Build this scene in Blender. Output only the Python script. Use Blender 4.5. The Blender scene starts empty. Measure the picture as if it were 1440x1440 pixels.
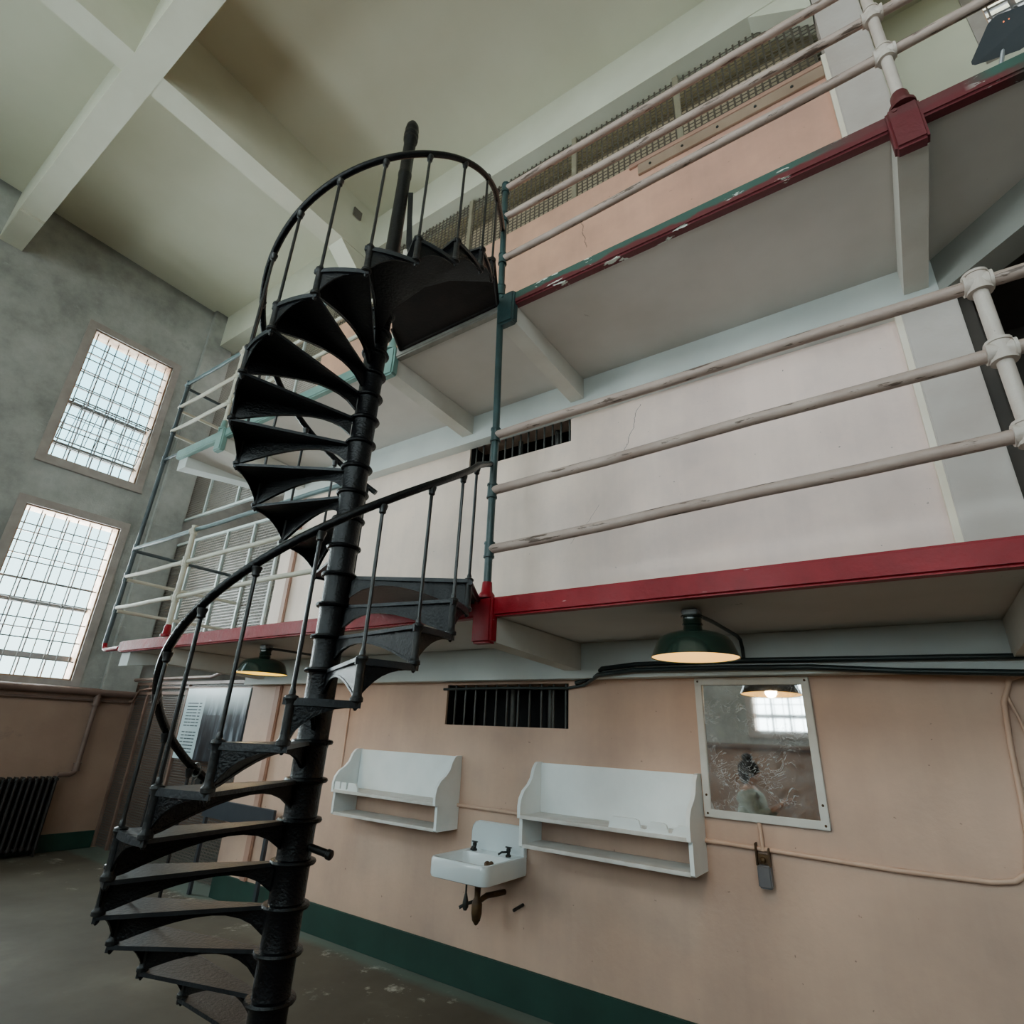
import bpy, bmesh, math, random
from mathutils import Vector, Matrix
random.seed(7)
S = bpy.context.scene
COL = S.collection
PI = math.pi
RL = {}                       # root location of every thing

# ------------------------------------------------------------------ materials
def srgb(r, g, b):
    f = lambda c: (c/255/12.92 if c/255 <= .04045 else ((c/255+.055)/1.055)**2.4)
    return (f(r), f(g), f(b), 1)

class NT:
    def __init__(s, name):
        s.m = bpy.data.materials.new(name); s.m.use_nodes = True
        s.t = s.m.node_tree; s.n = s.t.nodes; s.l = s.t.links
        s.b = s.n['Principled BSDF']; s.out = s.n['Material Output']
        s._pos = None
    def new(s, typ, **kw):
        nd = s.n.new(typ)
        for k, v in kw.items(): setattr(nd, k, v)
        return nd
    def pos(s):
        if s._pos is None: s._pos = s.new('ShaderNodeNewGeometry').outputs['Position']
        return s._pos
    def objco(s):
        return s.new('ShaderNodeTexCoord').outputs['Object']
    def scaled(s, vec, sc):
        m = s.new('ShaderNodeMapping'); m.inputs['Scale'].default_value = sc
        s.l.new(vec, m.inputs['Vector']); return m.outputs['Vector']
    def noise(s, vec, scale, detail=4, rough=.55):
        nd = s.new('ShaderNodeTexNoise'); nd.inputs['Scale'].default_value = scale
        nd.inputs['Detail'].default_value = detail; nd.inputs['Roughness'].default_value = rough
        s.l.new(vec, nd.inputs['Vector']); return nd.outputs['Fac']
    def ramp(s, fac, stops, interp='LINEAR'):
        r = s.new('ShaderNodeValToRGB'); r.color_ramp.interpolation = interp
        e = r.color_ramp.elements
        e[0].position, e[0].color = stops[0]; e[1].position, e[1].color = stops[-1]
        for p, c in stops[1:-1]:
            k = e.new(p); k.color = c
        s.l.new(fac, r.inputs['Fac']); return r.outputs['Color']
    def mix(s, fac, a, b, typ='MIX'):
        m = s.new('ShaderNodeMix', data_type='RGBA', blend_type=typ)
        for sock, v in ((m.inputs[0], fac), (m.inputs[6], a), (m.inputs[7], b)):
            if hasattr(v, 'links') or hasattr(v, 'is_linked'): s.l.new(v, sock)
            else: sock.default_value = v
        return m.outputs[2]
    def math(s, op, a, b=0.0, clamp=False):
        m = s.new('ShaderNodeMath', operation=op); m.use_clamp = clamp
        for sock, v in ((m.inputs[0], a), (m.inputs[1], b)):
            if hasattr(v, 'is_linked'): s.l.new(v, sock)
            else: sock.default_value = v
        return m.outputs[0]
    def bump(s, h, strength=.2, dist=.01):
        b = s.new('ShaderNodeBump'); b.inputs['Strength'].default_value = strength
        b.inputs['Distance'].default_value = dist
        s.l.new(h, b.inputs['Height']); s.l.new(b.outputs['Normal'], s.b.inputs['Normal'])
    def base(s, c):
        if hasattr(c, 'is_linked'): s.l.new(c, s.b.inputs['Base Color'])
        else: s.b.inputs['Base Color'].default_value = c
    def set(s, **kw):
        for k, v in kw.items():
            s.b.inputs[k.replace('_', ' ')].default_value = v
        return s

BLK = (0, 0, 0, 1); WHT = (1, 1, 1, 1)
def simple(name, c1, c2=None, scale=6, rough=.6, metal=0, bump=0, bscale=40, chip=None, chipscale=(3, 3, 3), chipthr=.62, chipnoise=9, spec=.5, coat=0):
    t = NT(name)
    p = t.pos()
    col = c1
    if c2 is not None:
        col = t.ramp(t.noise(p, scale), [(.3, c1), (.7, c2)])
    if chip is not None:
        f = t.noise(t.scaled(p, chipscale), chipnoise, 6, .65)
        msk = t.ramp(f, [(chipthr, BLK), (chipthr+.03, WHT)])
        col = t.mix(msk, col, chip)
    t.base(col)
    t.set(Roughness=rough, Metallic=metal)
    t.b.inputs['Specular IOR Level'].default_value = spec
    if coat: t.b.inputs['Coat Weight'].default_value = coat; t.b.inputs['Coat Roughness'].default_value = .15
    if bump: t.bump(t.noise(p, bscale, 5), bump)
    return t.m

M = {}
# cell-block wall: colour bands by height, blotches, drips
def wall_paint():
    t = NT('cell_block_paint'); p = t.pos()
    z = t.new('ShaderNodeSeparateXYZ'); t.l.new(p, z.inputs[0])
    zz = t.math('ADD', z.outputs['Z'], t.math('MULTIPLY', t.math('SUBTRACT', t.noise(p, 3, 3), .5), .03))
    f = t.math('DIVIDE', zz, 10.0)
    band = t.ramp(f, [(0, srgb(200, 168, 149)), (.2035, srgb(196, 194, 190)), (.235, srgb(234, 213, 206)), (.47, srgb(215, 168, 148)), (.71, srgb(184, 180, 168))], 'CONSTANT')
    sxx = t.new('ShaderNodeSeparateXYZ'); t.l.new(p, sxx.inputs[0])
    light_tint = t.ramp(t.math('ADD', t.math('DIVIDE', sxx.outputs['X'], 10.0), .65), [(.38, (1.0, 1.0, .93, 1)), (.58, (1.0, .965, .965, 1))])  # window light partly painted in: yellower left, pinker right
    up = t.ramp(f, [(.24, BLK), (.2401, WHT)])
    band = t.mix(up, band, t.mix(1.0, band, light_tint, 'MULTIPLY'))
    stain = t.ramp(t.noise(p, 1.1, 6, .6), [(.33, (.79, .79, .80, 1)), (.64, (1.06, 1.04, 1.0, 1))])
    col = t.mix(1.0, band, stain, 'MULTIPLY')
    drip = t.ramp(t.noise(t.scaled(p, (5, 5, .35)), 2.2, 5), [(.42, (.90, .89, .89, 1)), (.6, WHT)])
    col = t.mix(.3, col, drip, 'MULTIPLY')
    spots = t.ramp(t.noise(p, 26, 2, .5), [(.755, BLK), (.775, WHT)])
    col = t.mix(t.math('MULTIPLY', spots, .55), col, srgb(60, 45, 40))
    wob = t.math('MULTIPLY', t.math('SUBTRACT', t.noise(t.scaled(p, (0, 0, 1)), 9, 4), .5), .10)
    sx = t.new('ShaderNodeSeparateXYZ'); t.l.new(p, sx.inputs[0])
    def crack(x0, z0, k, za, zb, wd):
        d = t.math('SUBTRACT', t.math('SUBTRACT', sx.outputs['X'], x0), t.math('ADD', t.math('MULTIPLY', t.math('SUBTRACT', z.outputs['Z'], z0), k), wob))
        a = t.math('LESS_THAN', t.math('ABSOLUTE', d), wd)
        return t.math('MULTIPLY', a, t.math('MULTIPLY', t.math('GREATER_THAN', z.outputs['Z'], za), t.math('LESS_THAN', z.outputs['Z'], zb)))
    ck = t.math('MAXIMUM', crack(-1.50, 4.05, .37, 3.86, 4.25, .0035), crack(-1.93, 6.47, -.15, 6.28, 6.66, .005))
    ck = t.math('MAXIMUM', ck, crack(-2.0, 3.2, .9, 3.12, 3.42, .002))
    col = t.mix(t.math('MULTIPLY', ck, .65), col, srgb(84, 64, 58))
    t.base(col); t.set(Roughness=.62)
    t.bump(t.noise(p, 30, 5), .12)
    return t.m
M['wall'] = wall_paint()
def endwall_paint():
    t = NT('end_wall_plaster'); p = t.pos()
    z = t.new('ShaderNodeSeparateXYZ'); t.l.new(p, z.inputs[0])
    f = t.math('DIVIDE', z.outputs['Z'], 10.0)
    grey = t.ramp(t.noise(p, 1.3, 8, .65), [(.32, srgb(132, 133, 129)), (.5, srgb(164, 165, 160)), (.7, srgb(190, 191, 187))])
    pink = t.ramp(t.noise(p, 1.2, 5), [(.3, srgb(150, 122, 106)), (.7, srgb(172, 142, 124))])
    msk = t.ramp(f, [(.194, BLK), (.1945, WHT)])
    col = t.mix(msk, pink, grey)
    scr = t.ramp(t.noise(t.scaled(p, (1, 1, 3)), 5, 8, .75), [(.60, BLK), (.68, WHT)])
    col = t.mix(t.math('MULTIPLY', t.math('MULTIPLY', scr, .28), msk), col, srgb(206, 210, 207))
    drk = t.ramp(t.noise(p, 2.6, 8, .7), [(.62, BLK), (.72, WHT)])
    col = t.mix(t.math('MULTIPLY', drk, .35), col, srgb(84, 86, 82))
    # grime line under the ceiling
    g = t.ramp(t.math('SUBTRACT', f, t.math('MULTIPLY', t.noise(p, 4, 6), .012)), [(.852, BLK), (.866, WHT)])
    col = t.mix(t.math('MULTIPLY', g, .55), col, srgb(70, 68, 62))
    t.base(col); t.set(Roughness=.8); t.bump(t.noise(p, 9, 8, .7), .35, .02)
    return t.m
M['endwall'] = endwall_paint()
M['ceiling'] = simple('ceiling_paint', srgb(198, 196, 174), srgb(208, 206, 186), .8, .8, bump=.06, bscale=12)
M['beam'] = simple('beam_paint', srgb(200, 199, 180), srgb(212, 211, 193), 1.5, .75, bump=.08, bscale=14)
M['soffit'] = simple('soffit_paint', srgb(186, 181, 174), srgb(204, 199, 193), 1.2, .7, bump=.15, bscale=9, chip=srgb(140, 134, 124), chipscale=(1, 1, 1), chipnoise=3.2, chipthr=.68)
M['header'] = simple('header_paint', srgb(196, 202, 200), srgb(214, 218, 214), 1.5, .65, bump=.1, bscale=14)
M['bracket'] = simple('bracket_paint', srgb(190, 186, 176), srgb(206, 204, 196), 2.5, .65, bump=.2, bscale=20)
M['pilaster'] = simple('pilaster_paint', srgb(178, 164, 156), srgb(196, 186, 180), 2, .65, bump=.2, bscale=25, chip=srgb(80, 60, 55), chipnoise=22, chipthr=.76)
M['cream'] = simple('window_lit_cream', srgb(222, 208, 186), srgb(232, 222, 206), 3, .6)  # pilaster side faces, lightened in colour for the window light
def floor_mat():
    t = NT('worn_concrete'); p = t.pos()
    a = t.ramp(t.noise(p, .9, 7, .6), [(.3, srgb(70, 63, 53)), (.55, srgb(88, 81, 70)), (.75, srgb(110, 104, 93))])
    b = t.ramp(t.noise(p, 3.2, 8, .7), [(.58, BLK), (.68, WHT)])
    sx = t.new('ShaderNodeSeparateXYZ'); t.l.new(p, sx.inputs[0])
    near = t.ramp(t.math('DIVIDE', sx.outputs['Y'], 4.0), [(.70, BLK), (.86, WHT)])
    col = t.mix(t.math('MULTIPLY', t.math('MULTIPLY', b, near), .6), a, srgb(214, 210, 198))
    edge = t.ramp(t.math('ADD', t.math('DIVIDE', sx.outputs['Y'], 4.0), t.math('MULTIPLY', t.noise(p, 5, 5), .03)), [(.918, BLK), (.94, WHT)])
    col = t.mix(t.math('MULTIPLY', edge, .65), col, srgb(92, 108, 100))
    t.base(col); t.set(Roughness=.72); t.b.inputs['Specular IOR Level'].default_value = .25; t.bump(t.noise(p, 14, 6), .1)
    return t.m
M['floor'] = floor_mat()
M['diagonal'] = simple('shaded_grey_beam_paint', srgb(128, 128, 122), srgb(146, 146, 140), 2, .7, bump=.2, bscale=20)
M['green'] = simple('green_skirting_paint', srgb(22, 50, 42), srgb(32, 64, 54), 3, .5, chip=srgb(140, 150, 140), chipnoise=14, chipthr=.78)
M['red'] = simple('glossy_red_paint', srgb(122, 4, 20), srgb(142, 10, 28), 5, .40, bump=.5, bscale=18, spec=.2, chip=srgb(220, 170, 170), chipscale=(.6, 2, 6), chipnoise=9, chipthr=.68, coat=.05)
M['redgreen'] = simple('chipped_red_green_paint', srgb(104, 24, 30), srgb(52, 76, 66), 2.6, .5, bump=.4, bscale=22, chip=srgb(206, 210, 200), chipscale=(.8, 3, 4), chipnoise=6, chipthr=.68)
def edge3():
    t = NT('upper_gallery_edge_paint'); p = t.pos()
    sx = t.new('ShaderNodeSeparateXYZ'); t.l.new(p, sx.inputs[0])
    zf = t.math('ADD', t.math('SUBTRACT', sx.outputs['Z'], 4.55), t.math('MULTIPLY', t.noise(p, 4, 5), .10))
    rg = t.ramp(t.math('DIVIDE', zf, .3), [(.44, srgb(92, 20, 28)), (.50, srgb(46, 80, 70))])
    gx = t.ramp(t.math('ADD', t.math('DIVIDE', sx.outputs['X'], 10.0), .5), [(.549, BLK), (.557, WHT)])
    redzone = t.ramp(t.math('ADD', t.math('DIVIDE', sx.outputs['X'], 10.0), .5), [(.50, BLK), (.53, WHT), (.575, WHT), (.585, BLK)])
    col = t.mix(t.math('MULTIPLY', redzone, .85), rg, srgb(94, 20, 30))
    farg = t.ramp(t.math('ADD', t.math('DIVIDE', sx.outputs['X'], 10.0), .5), [(.588, BLK), (.6, WHT)])
    col = t.mix(farg, col, srgb(38, 70, 60))
    chip = t.ramp(t.noise(t.scaled(p, (1, 2, 4)), 4.5, 6, .6), [(.60, BLK), (.62, WHT)])
    col = t.mix(t.math('MULTIPLY', chip, t.math('SUBTRACT', 1.0, redzone)), col, srgb(208, 214, 204))
    t.base(col); t.set(Roughness=.5); t.bump(t.noise(p, 22, 5), .35)
    return t.m
M['edge3'] = edge3()
M['teal'] = simple('pale_teal_paint', srgb(100, 134, 126), srgb(122, 154, 146), 4, .5, bump=.2, bscale=30)
M['rawedge'] = simple('bare_concrete_edge', srgb(120, 116, 108), srgb(150, 146, 138), 6, .8, bump=.3, bscale=30)
M['rail'] = simple('chipped_pink_rail_paint', srgb(162, 139, 129), srgb(184, 163, 152), 4, .5, bump=.25, bscale=50, chip=srgb(96, 78, 68), chipscale=(1, 7, 7), chipnoise=4.0, chipthr=.575)
M['railc'] = simple('cream_rail_paint', srgb(188, 182, 164), srgb(206, 202, 186), 4, .5, bump=.2, bscale=50, chip=srgb(120, 110, 96), chipscale=(2, 4, 4), chipnoise=6, chipthr=.70)
M['post'] = simple('chipped_post_paint', srgb(188, 172, 162), srgb(206, 194, 184), 4, .45, bump=.3, bscale=40, chip=srgb(44, 34, 42), chipscale=(3, 3, 3), chipnoise=6, chipthr=.665)
M['dkgreen'] = simple('dark_green_pipe_paint', srgb(30, 48, 47), srgb(50, 76, 77), 6, .4, bump=.2, bscale=40, chip=srgb(110, 130, 130), chipnoise=16, chipthr=.76)
M['tealrail'] = simple('grey_teal_rail_paint', srgb(84, 104, 106), srgb(108, 130, 132), 4, .4, bump=.15, bscale=40)
M['slate'] = simple('dark_slate_pipe_paint', srgb(44, 54, 58), srgb(64, 76, 80), 4, .4)
M['iron'] = simple('black_cast_iron_paint', (.0020, .0020, .0028, 1), (.0045, .0045, .0055, 1), 8, .27, bump=.42, bscale=80, spec=.26)
M['ironbare'] = simple('worn_iron_socket', (.005, .005, .006, 1), (.022, .020, .018, 1), 10, .42, spec=.28, bump=.5, bscale=45, chip=srgb(120, 114, 100), chipnoise=20, chipthr=.78)
M['treadtop'] = simple('worn_tread_iron', (.009, .010, .012, 1), (.022, .024, .028, 1), 5, .42, spec=.4, bump=.4, bscale=60)
M['rustplate'] = simple('rusty_dark_plate', (.007, .005, .0045, 1), (.016, .010, .008, 1), 4, .6, bump=.3, spec=.15)
M['rod'] = simple('black_rod_iron', (.005, .005, .006, 1), (.016, .014, .013, 1), 20, .34, bump=.2, bscale=60)
M['chrome'] = simple('dull_chain_steel', srgb(120, 118, 114), None, rough=.35, metal=1)
M['white'] = simple('aged_white_wood_paint', srgb(222, 228, 228), srgb(234, 239, 239), 4, .5, bump=.08, bscale=30)
M['whitecream'] = simple('worn_shelf_board_paint', srgb(196, 190, 182), srgb(214, 212, 208), 9, .5, bump=.1, bscale=30)
M['porcelain'] = simple('white_porcelain', srgb(218, 226, 228), srgb(226, 232, 233), 3, .18, coat=.5)
M['darkmetal'] = simple('tarnished_dark_metal', srgb(42, 46, 48), srgb(66, 64, 60), 18, .4, metal=.6)
M['brass'] = simple('rusty_brass', srgb(96, 72, 44), srgb(64, 46, 32), 18, .5, metal=.5)
M['conduit'] = simple('black_green_conduit', srgb(24, 34, 34), srgb(36, 46, 46), 6, .35)
M['pinkpipe'] = simple('pink_painted_conduit', srgb(196, 160, 138), srgb(206, 172, 150), 5, .5)
M['brownpipe'] = simple('brown_pink_pipe_paint', srgb(104, 82, 73), srgb(120, 96, 86), 4, .5, bump=.1)
M['shade'] = simple('green_enamel', srgb(24, 38, 30), srgb(30, 46, 38), 4, .18, coat=.6)
M['galv'] = simple('galvanised_box', srgb(170, 172, 174), srgb(130, 132, 134), 14, .4, metal=.7)
M['rad'] = simple('dark_radiator_paint', srgb(30, 26, 25), srgb(42, 37, 35), 5, .45)
M['black'] = simple('vent_shade_black', (.006, .006, .006, 1), None, rough=.9)
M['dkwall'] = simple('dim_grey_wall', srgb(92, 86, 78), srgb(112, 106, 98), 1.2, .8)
M['dkdoor'] = simple('shaded_recess_paint', srgb(52, 46, 42), srgb(66, 58, 52), 2, .8)  # shade of the doorway recess is put into this colour
M['olivepost'] = simple('olive_grey_post_paint', srgb(126, 118, 98), srgb(142, 134, 114), 5, .6)
M['attic'] = simple('attic_wall_paint', srgb(146, 140, 120), srgb(160, 154, 134), 2, .8)
M['barmetal'] = simple('dark_bar_paint', srgb(58, 58, 56), srgb(80, 80, 76), 12, .5)
M['winframe'] = simple('brown_pink_window_paint', srgb(156, 146, 140), srgb(176, 166, 160), 5, .6, bump=.2)
M['winbar'] = simple('rusty_window_bar', srgb(92, 96, 100), srgb(122, 118, 114), 10, .5)
M['reveal'] = simple('rusty_cream_reveal', srgb(206, 176, 150), srgb(150, 100, 70), 7, .6, bump=.2)
M['framew'] = simple('white_mirror_frame', srgb(190, 188, 182), srgb(204, 202, 196), 6, .5, chip=srgb(70, 66, 62), chipnoise=30, chipthr=.78)
M['meshpost'] = simple('pale_post_paint', srgb(176, 188, 186), srgb(196, 204, 200), 5, .5)
M['gatepost'] = simple('pinkish_gate_post_paint', srgb(128, 104, 92), srgb(112, 86, 74), 8, .5, chip=srgb(60, 44, 38), chipnoise=14, chipthr=.72)
M['brownboard'] = simple('brown_bolted_board', srgb(158, 134, 116), srgb(142, 118, 100), 4, .6)
M['browntrim'] = simple('brown_strip_paint', srgb(176, 138, 120), srgb(160, 122, 106), 5, .6)
M['slatepanel'] = simple('dark_slate_panel', srgb(40, 44, 52), srgb(52, 56, 62), 4, .45)

def glass():
    t = NT('window_glass')
    tr = t.new('ShaderNodeBsdfTransparent'); gl = t.new('ShaderNodeBsdfGlossy'); gl.inputs['Roughness'].default_value = .05
    tr.inputs['Color'].default_value = (.93, .98, .98, 1)
    mx = t.new('ShaderNodeMixShader'); mx.inputs[0].default_value = .05
    t.l.new(tr.outputs[0], mx.inputs[1]); t.l.new(gl.outputs[0], mx.inputs[2]); t.l.new(mx.outputs[0], t.out.inputs['Surface'])
    return t.m
M['glass'] = glass()
def emis(name, c, s):
    t = NT(name); t.base((c[0]*.08, c[1]*.08, c[2]*.08, 1)); t.b.inputs['Emission Color'].default_value = c; t.b.inputs['Emission Strength'].default_value = s
    t.set(Roughness=.5); return t.m
M['lampin'] = emis('glowing_warm_enamel', (1.0, .54, .13, 1), 1.15)
M['bulb'] = emis('warm_bulb', (1.0, .62, .22, 1), 1.4)
M['orange'] = emis('orange_glint', (1.0, .22, .06, 1), 1.2)
def wire(name, cell, w, col, ax=('X', 'Z')):
    t = NT(name); p = t.pos(); sx = t.new('ShaderNodeSeparateXYZ'); t.l.new(p, sx.inputs[0])
    def line(a, sc):
        fr = t.math('FRACT', t.math('DIVIDE', sx.outputs[a], sc)); return t.math('LESS_THAN', fr, w)
    m = t.math('MAXIMUM', line(ax[0], cell[0]), line(ax[1], cell[1]))
    t.base(col); t.set(Roughness=.5)
    tr = t.new('ShaderNodeBsdfTransparent'); mx = t.new('ShaderNodeMixShader')
    t.l.new(m, mx.inputs[0]); t.l.new(tr.outputs[0], mx.inputs[1]); t.l.new(t.b.outputs[0], mx.inputs[2])
    t.l.new(mx.outputs[0], t.out.inputs['Surface']); return t.m
M['wire'] = wire('steel_wire_mesh', (.032, .042), .30, srgb(112, 106, 96))
M['wire3'] = wire('steel_wire_mesh_upper', (.062, .050), .30, srgb(70, 63, 54))
M['wiregate'] = wire('gate_wire_mesh', (.03, .03), .34, srgb(84, 76, 70))
def mirror_mat():
    t = NT('scratched_mirror'); p = t.pos()
    t.set(Metallic=1.0, Roughness=.03); t.base((.90, .90, .90, 1))
    w = t.new('ShaderNodeTexNoise'); w.inputs['Scale'].default_value = 5; w.inputs['Detail'].default_value = 2; t.l.new(p, w.inputs['Vector'])
    wv = t.mix(.22, p, w.outputs['Color'])
    a = t.noise(t.scaled(wv, (12, 1, 22)), 2.0, 5, .6)
    s = t.ramp(a, [(.480, BLK), (.50, WHT), (.520, BLK)])
    zone = t.ramp(t.noise(p, 5, 4), [(.40, BLK), (.56, WHT)])
    haze = t.ramp(t.noise(p, 9, 6, .7), [(.4, BLK), (.8, (.34, .34, .34, 1))])
    f = t.math('MAXIMUM', t.math('MULTIPLY', t.math('MULTIPLY', s, zone), .75), haze)
    d = t.new('ShaderNodeBsdfDiffuse'); d.inputs['Color'].default_value = srgb(196, 202, 206)
    mx = t.new('ShaderNodeMixShader'); t.l.new(f, mx.inputs[0]); t.l.new(t.b.outputs[0], mx.inputs[1]); t.l.new(d.outputs[0], mx.inputs[2])
    t.l.new(mx.outputs[0], t.out.inputs['Surface']); return t.m
M['mirror'] = mirror_mat()
def sign_mat():
    # X from -7.78 (left) to -6.36 (right), Z from 1.20 to 2.03: text column at the left, dim photograph at the right
    t = NT('printed_sign'); p = t.pos(); sx = t.new('ShaderNodeSeparateXYZ'); t.l.new(p, sx.inputs[0])
    u = t.math('DIVIDE', t.math('ADD', sx.outputs['X'], 7.78), 1.42); v = t.math('DIVIDE', t.math('SUBTRACT', sx.outputs['Z'], 1.20), .83)
    paper = t.ramp(t.noise(p, 2), [(.3, srgb(158, 176, 180)), (.7, srgb(186, 202, 204))])
    rows = t.math('LESS_THAN', t.math('FRACT', t.math('MULTIPLY', v, 22.0)), .34)
    words = t.math('GREATER_THAN', t.noise(t.scaled(p, (60, 1, 1)), 1.0, 1), .40)
    inx = t.math('MULTIPLY', t.math('GREATER_THAN', u, .05), t.math('LESS_THAN', u, .30))
    inz = t.math('MULTIPLY', t.math('GREATER_THAN', v, .08), t.math('LESS_THAN', v, .80))
    gap = t.math('GREATER_THAN', t.math('ABSOLUTE', t.math('SUBTRACT', v, .42)), .035)
    txt = t.math('MULTIPLY', t.math('MULTIPLY', rows, words), t.math('MULTIPLY', t.math('MULTIPLY', inx, inz), gap))
    col = t.mix(txt, paper, srgb(46, 60, 66))
    ph = t.ramp(t.noise(t.scaled(p, (7, 1, 1.2)), 1.6, 5), [(.36, srgb(24, 26, 30)), (.52, srgb(60, 66, 74)), (.7, srgb(150, 162, 172))])
    fade = t.ramp(v, [(.62, BLK), (.92, WHT)])
    ph = t.mix(fade, ph, paper)
    blk = t.math('MULTIPLY', t.math('MULTIPLY', t.math('GREATER_THAN', u, .40), t.math('LESS_THAN', u, .62)), t.math('LESS_THAN', v, .62))
    ph = t.mix(t.math('MULTIPLY', blk, .75), ph, srgb(26, 26, 30))
    m = t.math('GREATER_THAN', u, .34)
    col = t.mix(m, col, ph)
    t.base(col); t.set(Roughness=.3); return t.m
M['sign'] = sign_mat()
M['skin'] = simple('skin', srgb(196, 150, 126), srgb(206, 160, 136), 10, .5)
M['hair'] = simple('dark_hair', srgb(10, 9, 11), srgb(20, 18, 20), 40, .75, spec=.15)
M['top'] = simple('sage_knit', srgb(150, 158, 144), srgb(172, 178, 164), 30, .9, bump=.3)
M['trousers'] = simple('dark_denim', srgb(44, 48, 58), srgb(56, 60, 70), 20, .85)
M['phone'] = simple('phone_case', srgb(30, 30, 34), None, rough=.3)
M['greypanel'] = simple('dark_grey_glossy_panel', srgb(72, 76, 80), srgb(84, 88, 92), 3, .22)

# ------------------------------------------------------------------ geometry
class MB:
    def __init__(s): s.bm = bmesh.new()
    def box(s, x0, x1, y0, y1, z0, z1, bevel=0, seg=2):
        b = bmesh.new()
        bmesh.ops.create_cube(b, size=1)
        for v in b.verts:
            v.co = Vector(((x0+x1)/2+v.co.x*(x1-x0), (y0+y1)/2+v.co.y*(y1-y0), (z0+z1)/2+v.co.z*(z1-z0)))
        if bevel: bmesh.ops.bevel(b, geom=b.edges[:], offset=bevel, segments=seg, affect='EDGES')
        s.merge(b); return s
    def merge(s, b, mat=None):
        if mat is not None: bmesh.ops.transform(b, matrix=mat, verts=b.verts)
        me = bpy.data.meshes.new('tmp'); b.to_mesh(me); b.free(); s.bm.from_mesh(me); bpy.data.meshes.remove(me)
    def ring(s, c, n1, n2, r, n):
        return [s.bm.verts.new(c + n1*(r*math.cos(2*PI*k/n)) + n2*(r*math.sin(2*PI*k/n))) for k in range(n)]
    def tube(s, pts, r, n=10, closed=False, cap=True):
        pts = [Vector(p) for p in pts]; m = len(pts)
        rr = r if isinstance(r, (list, tuple)) else [r]*m
        rings = []; prev = None
        for i, p in enumerate(pts):
            if closed: d = pts[(i+1) % m]-pts[i-1]
            elif i == 0: d = pts[1]-p
            elif i == m-1: d = p-pts[i-1]
            else: d = (pts[i+1]-p).normalized()+(p-pts[i-1]).normalized()
            d.normalize()
            if prev is None:
                a = Vector((0, 0, 1)) if abs(d.z) < .9 else Vector((1, 0, 0)); n1 = d.cross(a).normalized()
            else:
                n1 = (prev-d*prev.dot(d)).normalized()
            prev = n1; n2 = d.cross(n1)
            rings.append(s.ring(p, n1, n2, rr[i], n))
        k = m if closed else m-1
        for i in range(k):
            A, B = rings[i], rings[(i+1) % m]
            for j in range(n):
                s.bm.faces.new((A[j], A[(j+1) % n], B[(j+1) % n], B[j]))
        if cap and not closed:
            s.bm.faces.new(rings[0][::-1]); s.bm.faces.new(rings[-1])
        return s
    def cyl(s, p, q, r, r2=None, n=12):
        return s.tube([p, q], [r, r if r2 is None else r2], n)
    def lathe(s, prof, c=(0, 0, 0), n=28, capb=False, capt=False):
        c = Vector(c); rings = []
        for r, z in prof:
            rings.append([s.bm.verts.new(c+Vector((r*math.cos(2*PI*k/n), r*math.sin(2*PI*k/n), z))) for k in range(n)])
        for A, B in zip(rings, rings[1:]):
            for j in range(n): s.bm.faces.new((A[j], A[(j+1) % n], B[(j+1) % n], B[j]))
        if capb: s.bm.faces.new(rings[0][::-1])
        if capt: s.bm.faces.new(rings[-1])
        return s
    def prism(s, poly, ext):
        ext = Vector(ext); A = [s.bm.verts.new(Vector(p)) for p in poly]; B = [s.bm.verts.new(Vector(p)+ext) for p in poly]
        n = len(A)
        s.bm.faces.new(A[::-1]); s.bm.faces.new(B)
        for j in range(n): s.bm.faces.new((A[j], A[(j+1) % n], B[(j+1) % n], B[j]))
        return s
    def strip(s, top, bot, thick):
        """solid plate between two matching polylines, thickness along vector(s)"""
        n = len(top)
        th = thick if isinstance(thick, list) else [Vector(thick)]*n
        T0 = [s.bm.verts.new(Vector(p)) for p in top]; B0 = [s.bm.verts.new(Vector(p)) for p in bot]
        T1 = [s.bm.verts.new(Vector(p)+t) for p, t in zip(top, th)]; B1 = [s.bm.verts.new(Vector(p)+t) for p, t in zip(bot, th)]
        f = s.bm.faces.new
        for i in range(n-1):
            f((T0[i], T0[i+1], B0[i+1], B0[i])); f((T1[i+1], T1[i], B1[i], B1[i+1]))
            f((T0[i+1], T0[i], T1[i], T1[i+1])); f((B0[i], B0[i+1], B1[i+1], B1[i]))
        f((T0[0], B0[0], B1[0], T1[0])); f((B0[-1], T0[-1], T1[-1], B1[-1]))
        return s
    def sphere(s, c, r, u=14, v=8, sc=(1, 1, 1)):
        b = bmesh.new(); bmesh.ops.create_uvsphere(b, u_segments=u, v_segments=v, radius=r)
        s.merge(b, Matrix.Translation(Vector(c)) @ Matrix.Diagonal((sc[0], sc[1], sc[2], 1))); return s
    def xform(s, mat):
        bmesh.ops.transform(s.bm, matrix=mat, verts=s.bm.verts); return s
    def mesh(s, name, mat, smooth=35):
        bmesh.ops.recalc_face_normals(s.bm, faces=s.bm.faces)
        me = bpy.data.meshes.new(name); s.bm.to_mesh(me); s.bm.free()
        if mat: me.materials.append(mat)
        if smooth:
            for p in me.polygons: p.use_smooth = True
            me.set_sharp_from_angle(angle=math.radians(smooth))
        return me
    def build(s, name, mat, parent=None, smooth=35, label=None):
        loc = RL.get(parent.name, Vector()) if parent else Vector()
        if parent: s.xform(Matrix.Translation(-loc))
        me = s.mesh(name, mat, smooth)
        o = bpy.data.objects.new(name, me); COL.objects.link(o)
        if parent: o.parent = parent; RL[o.name] = loc
        if label: o['label'] = label
        return o

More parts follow.
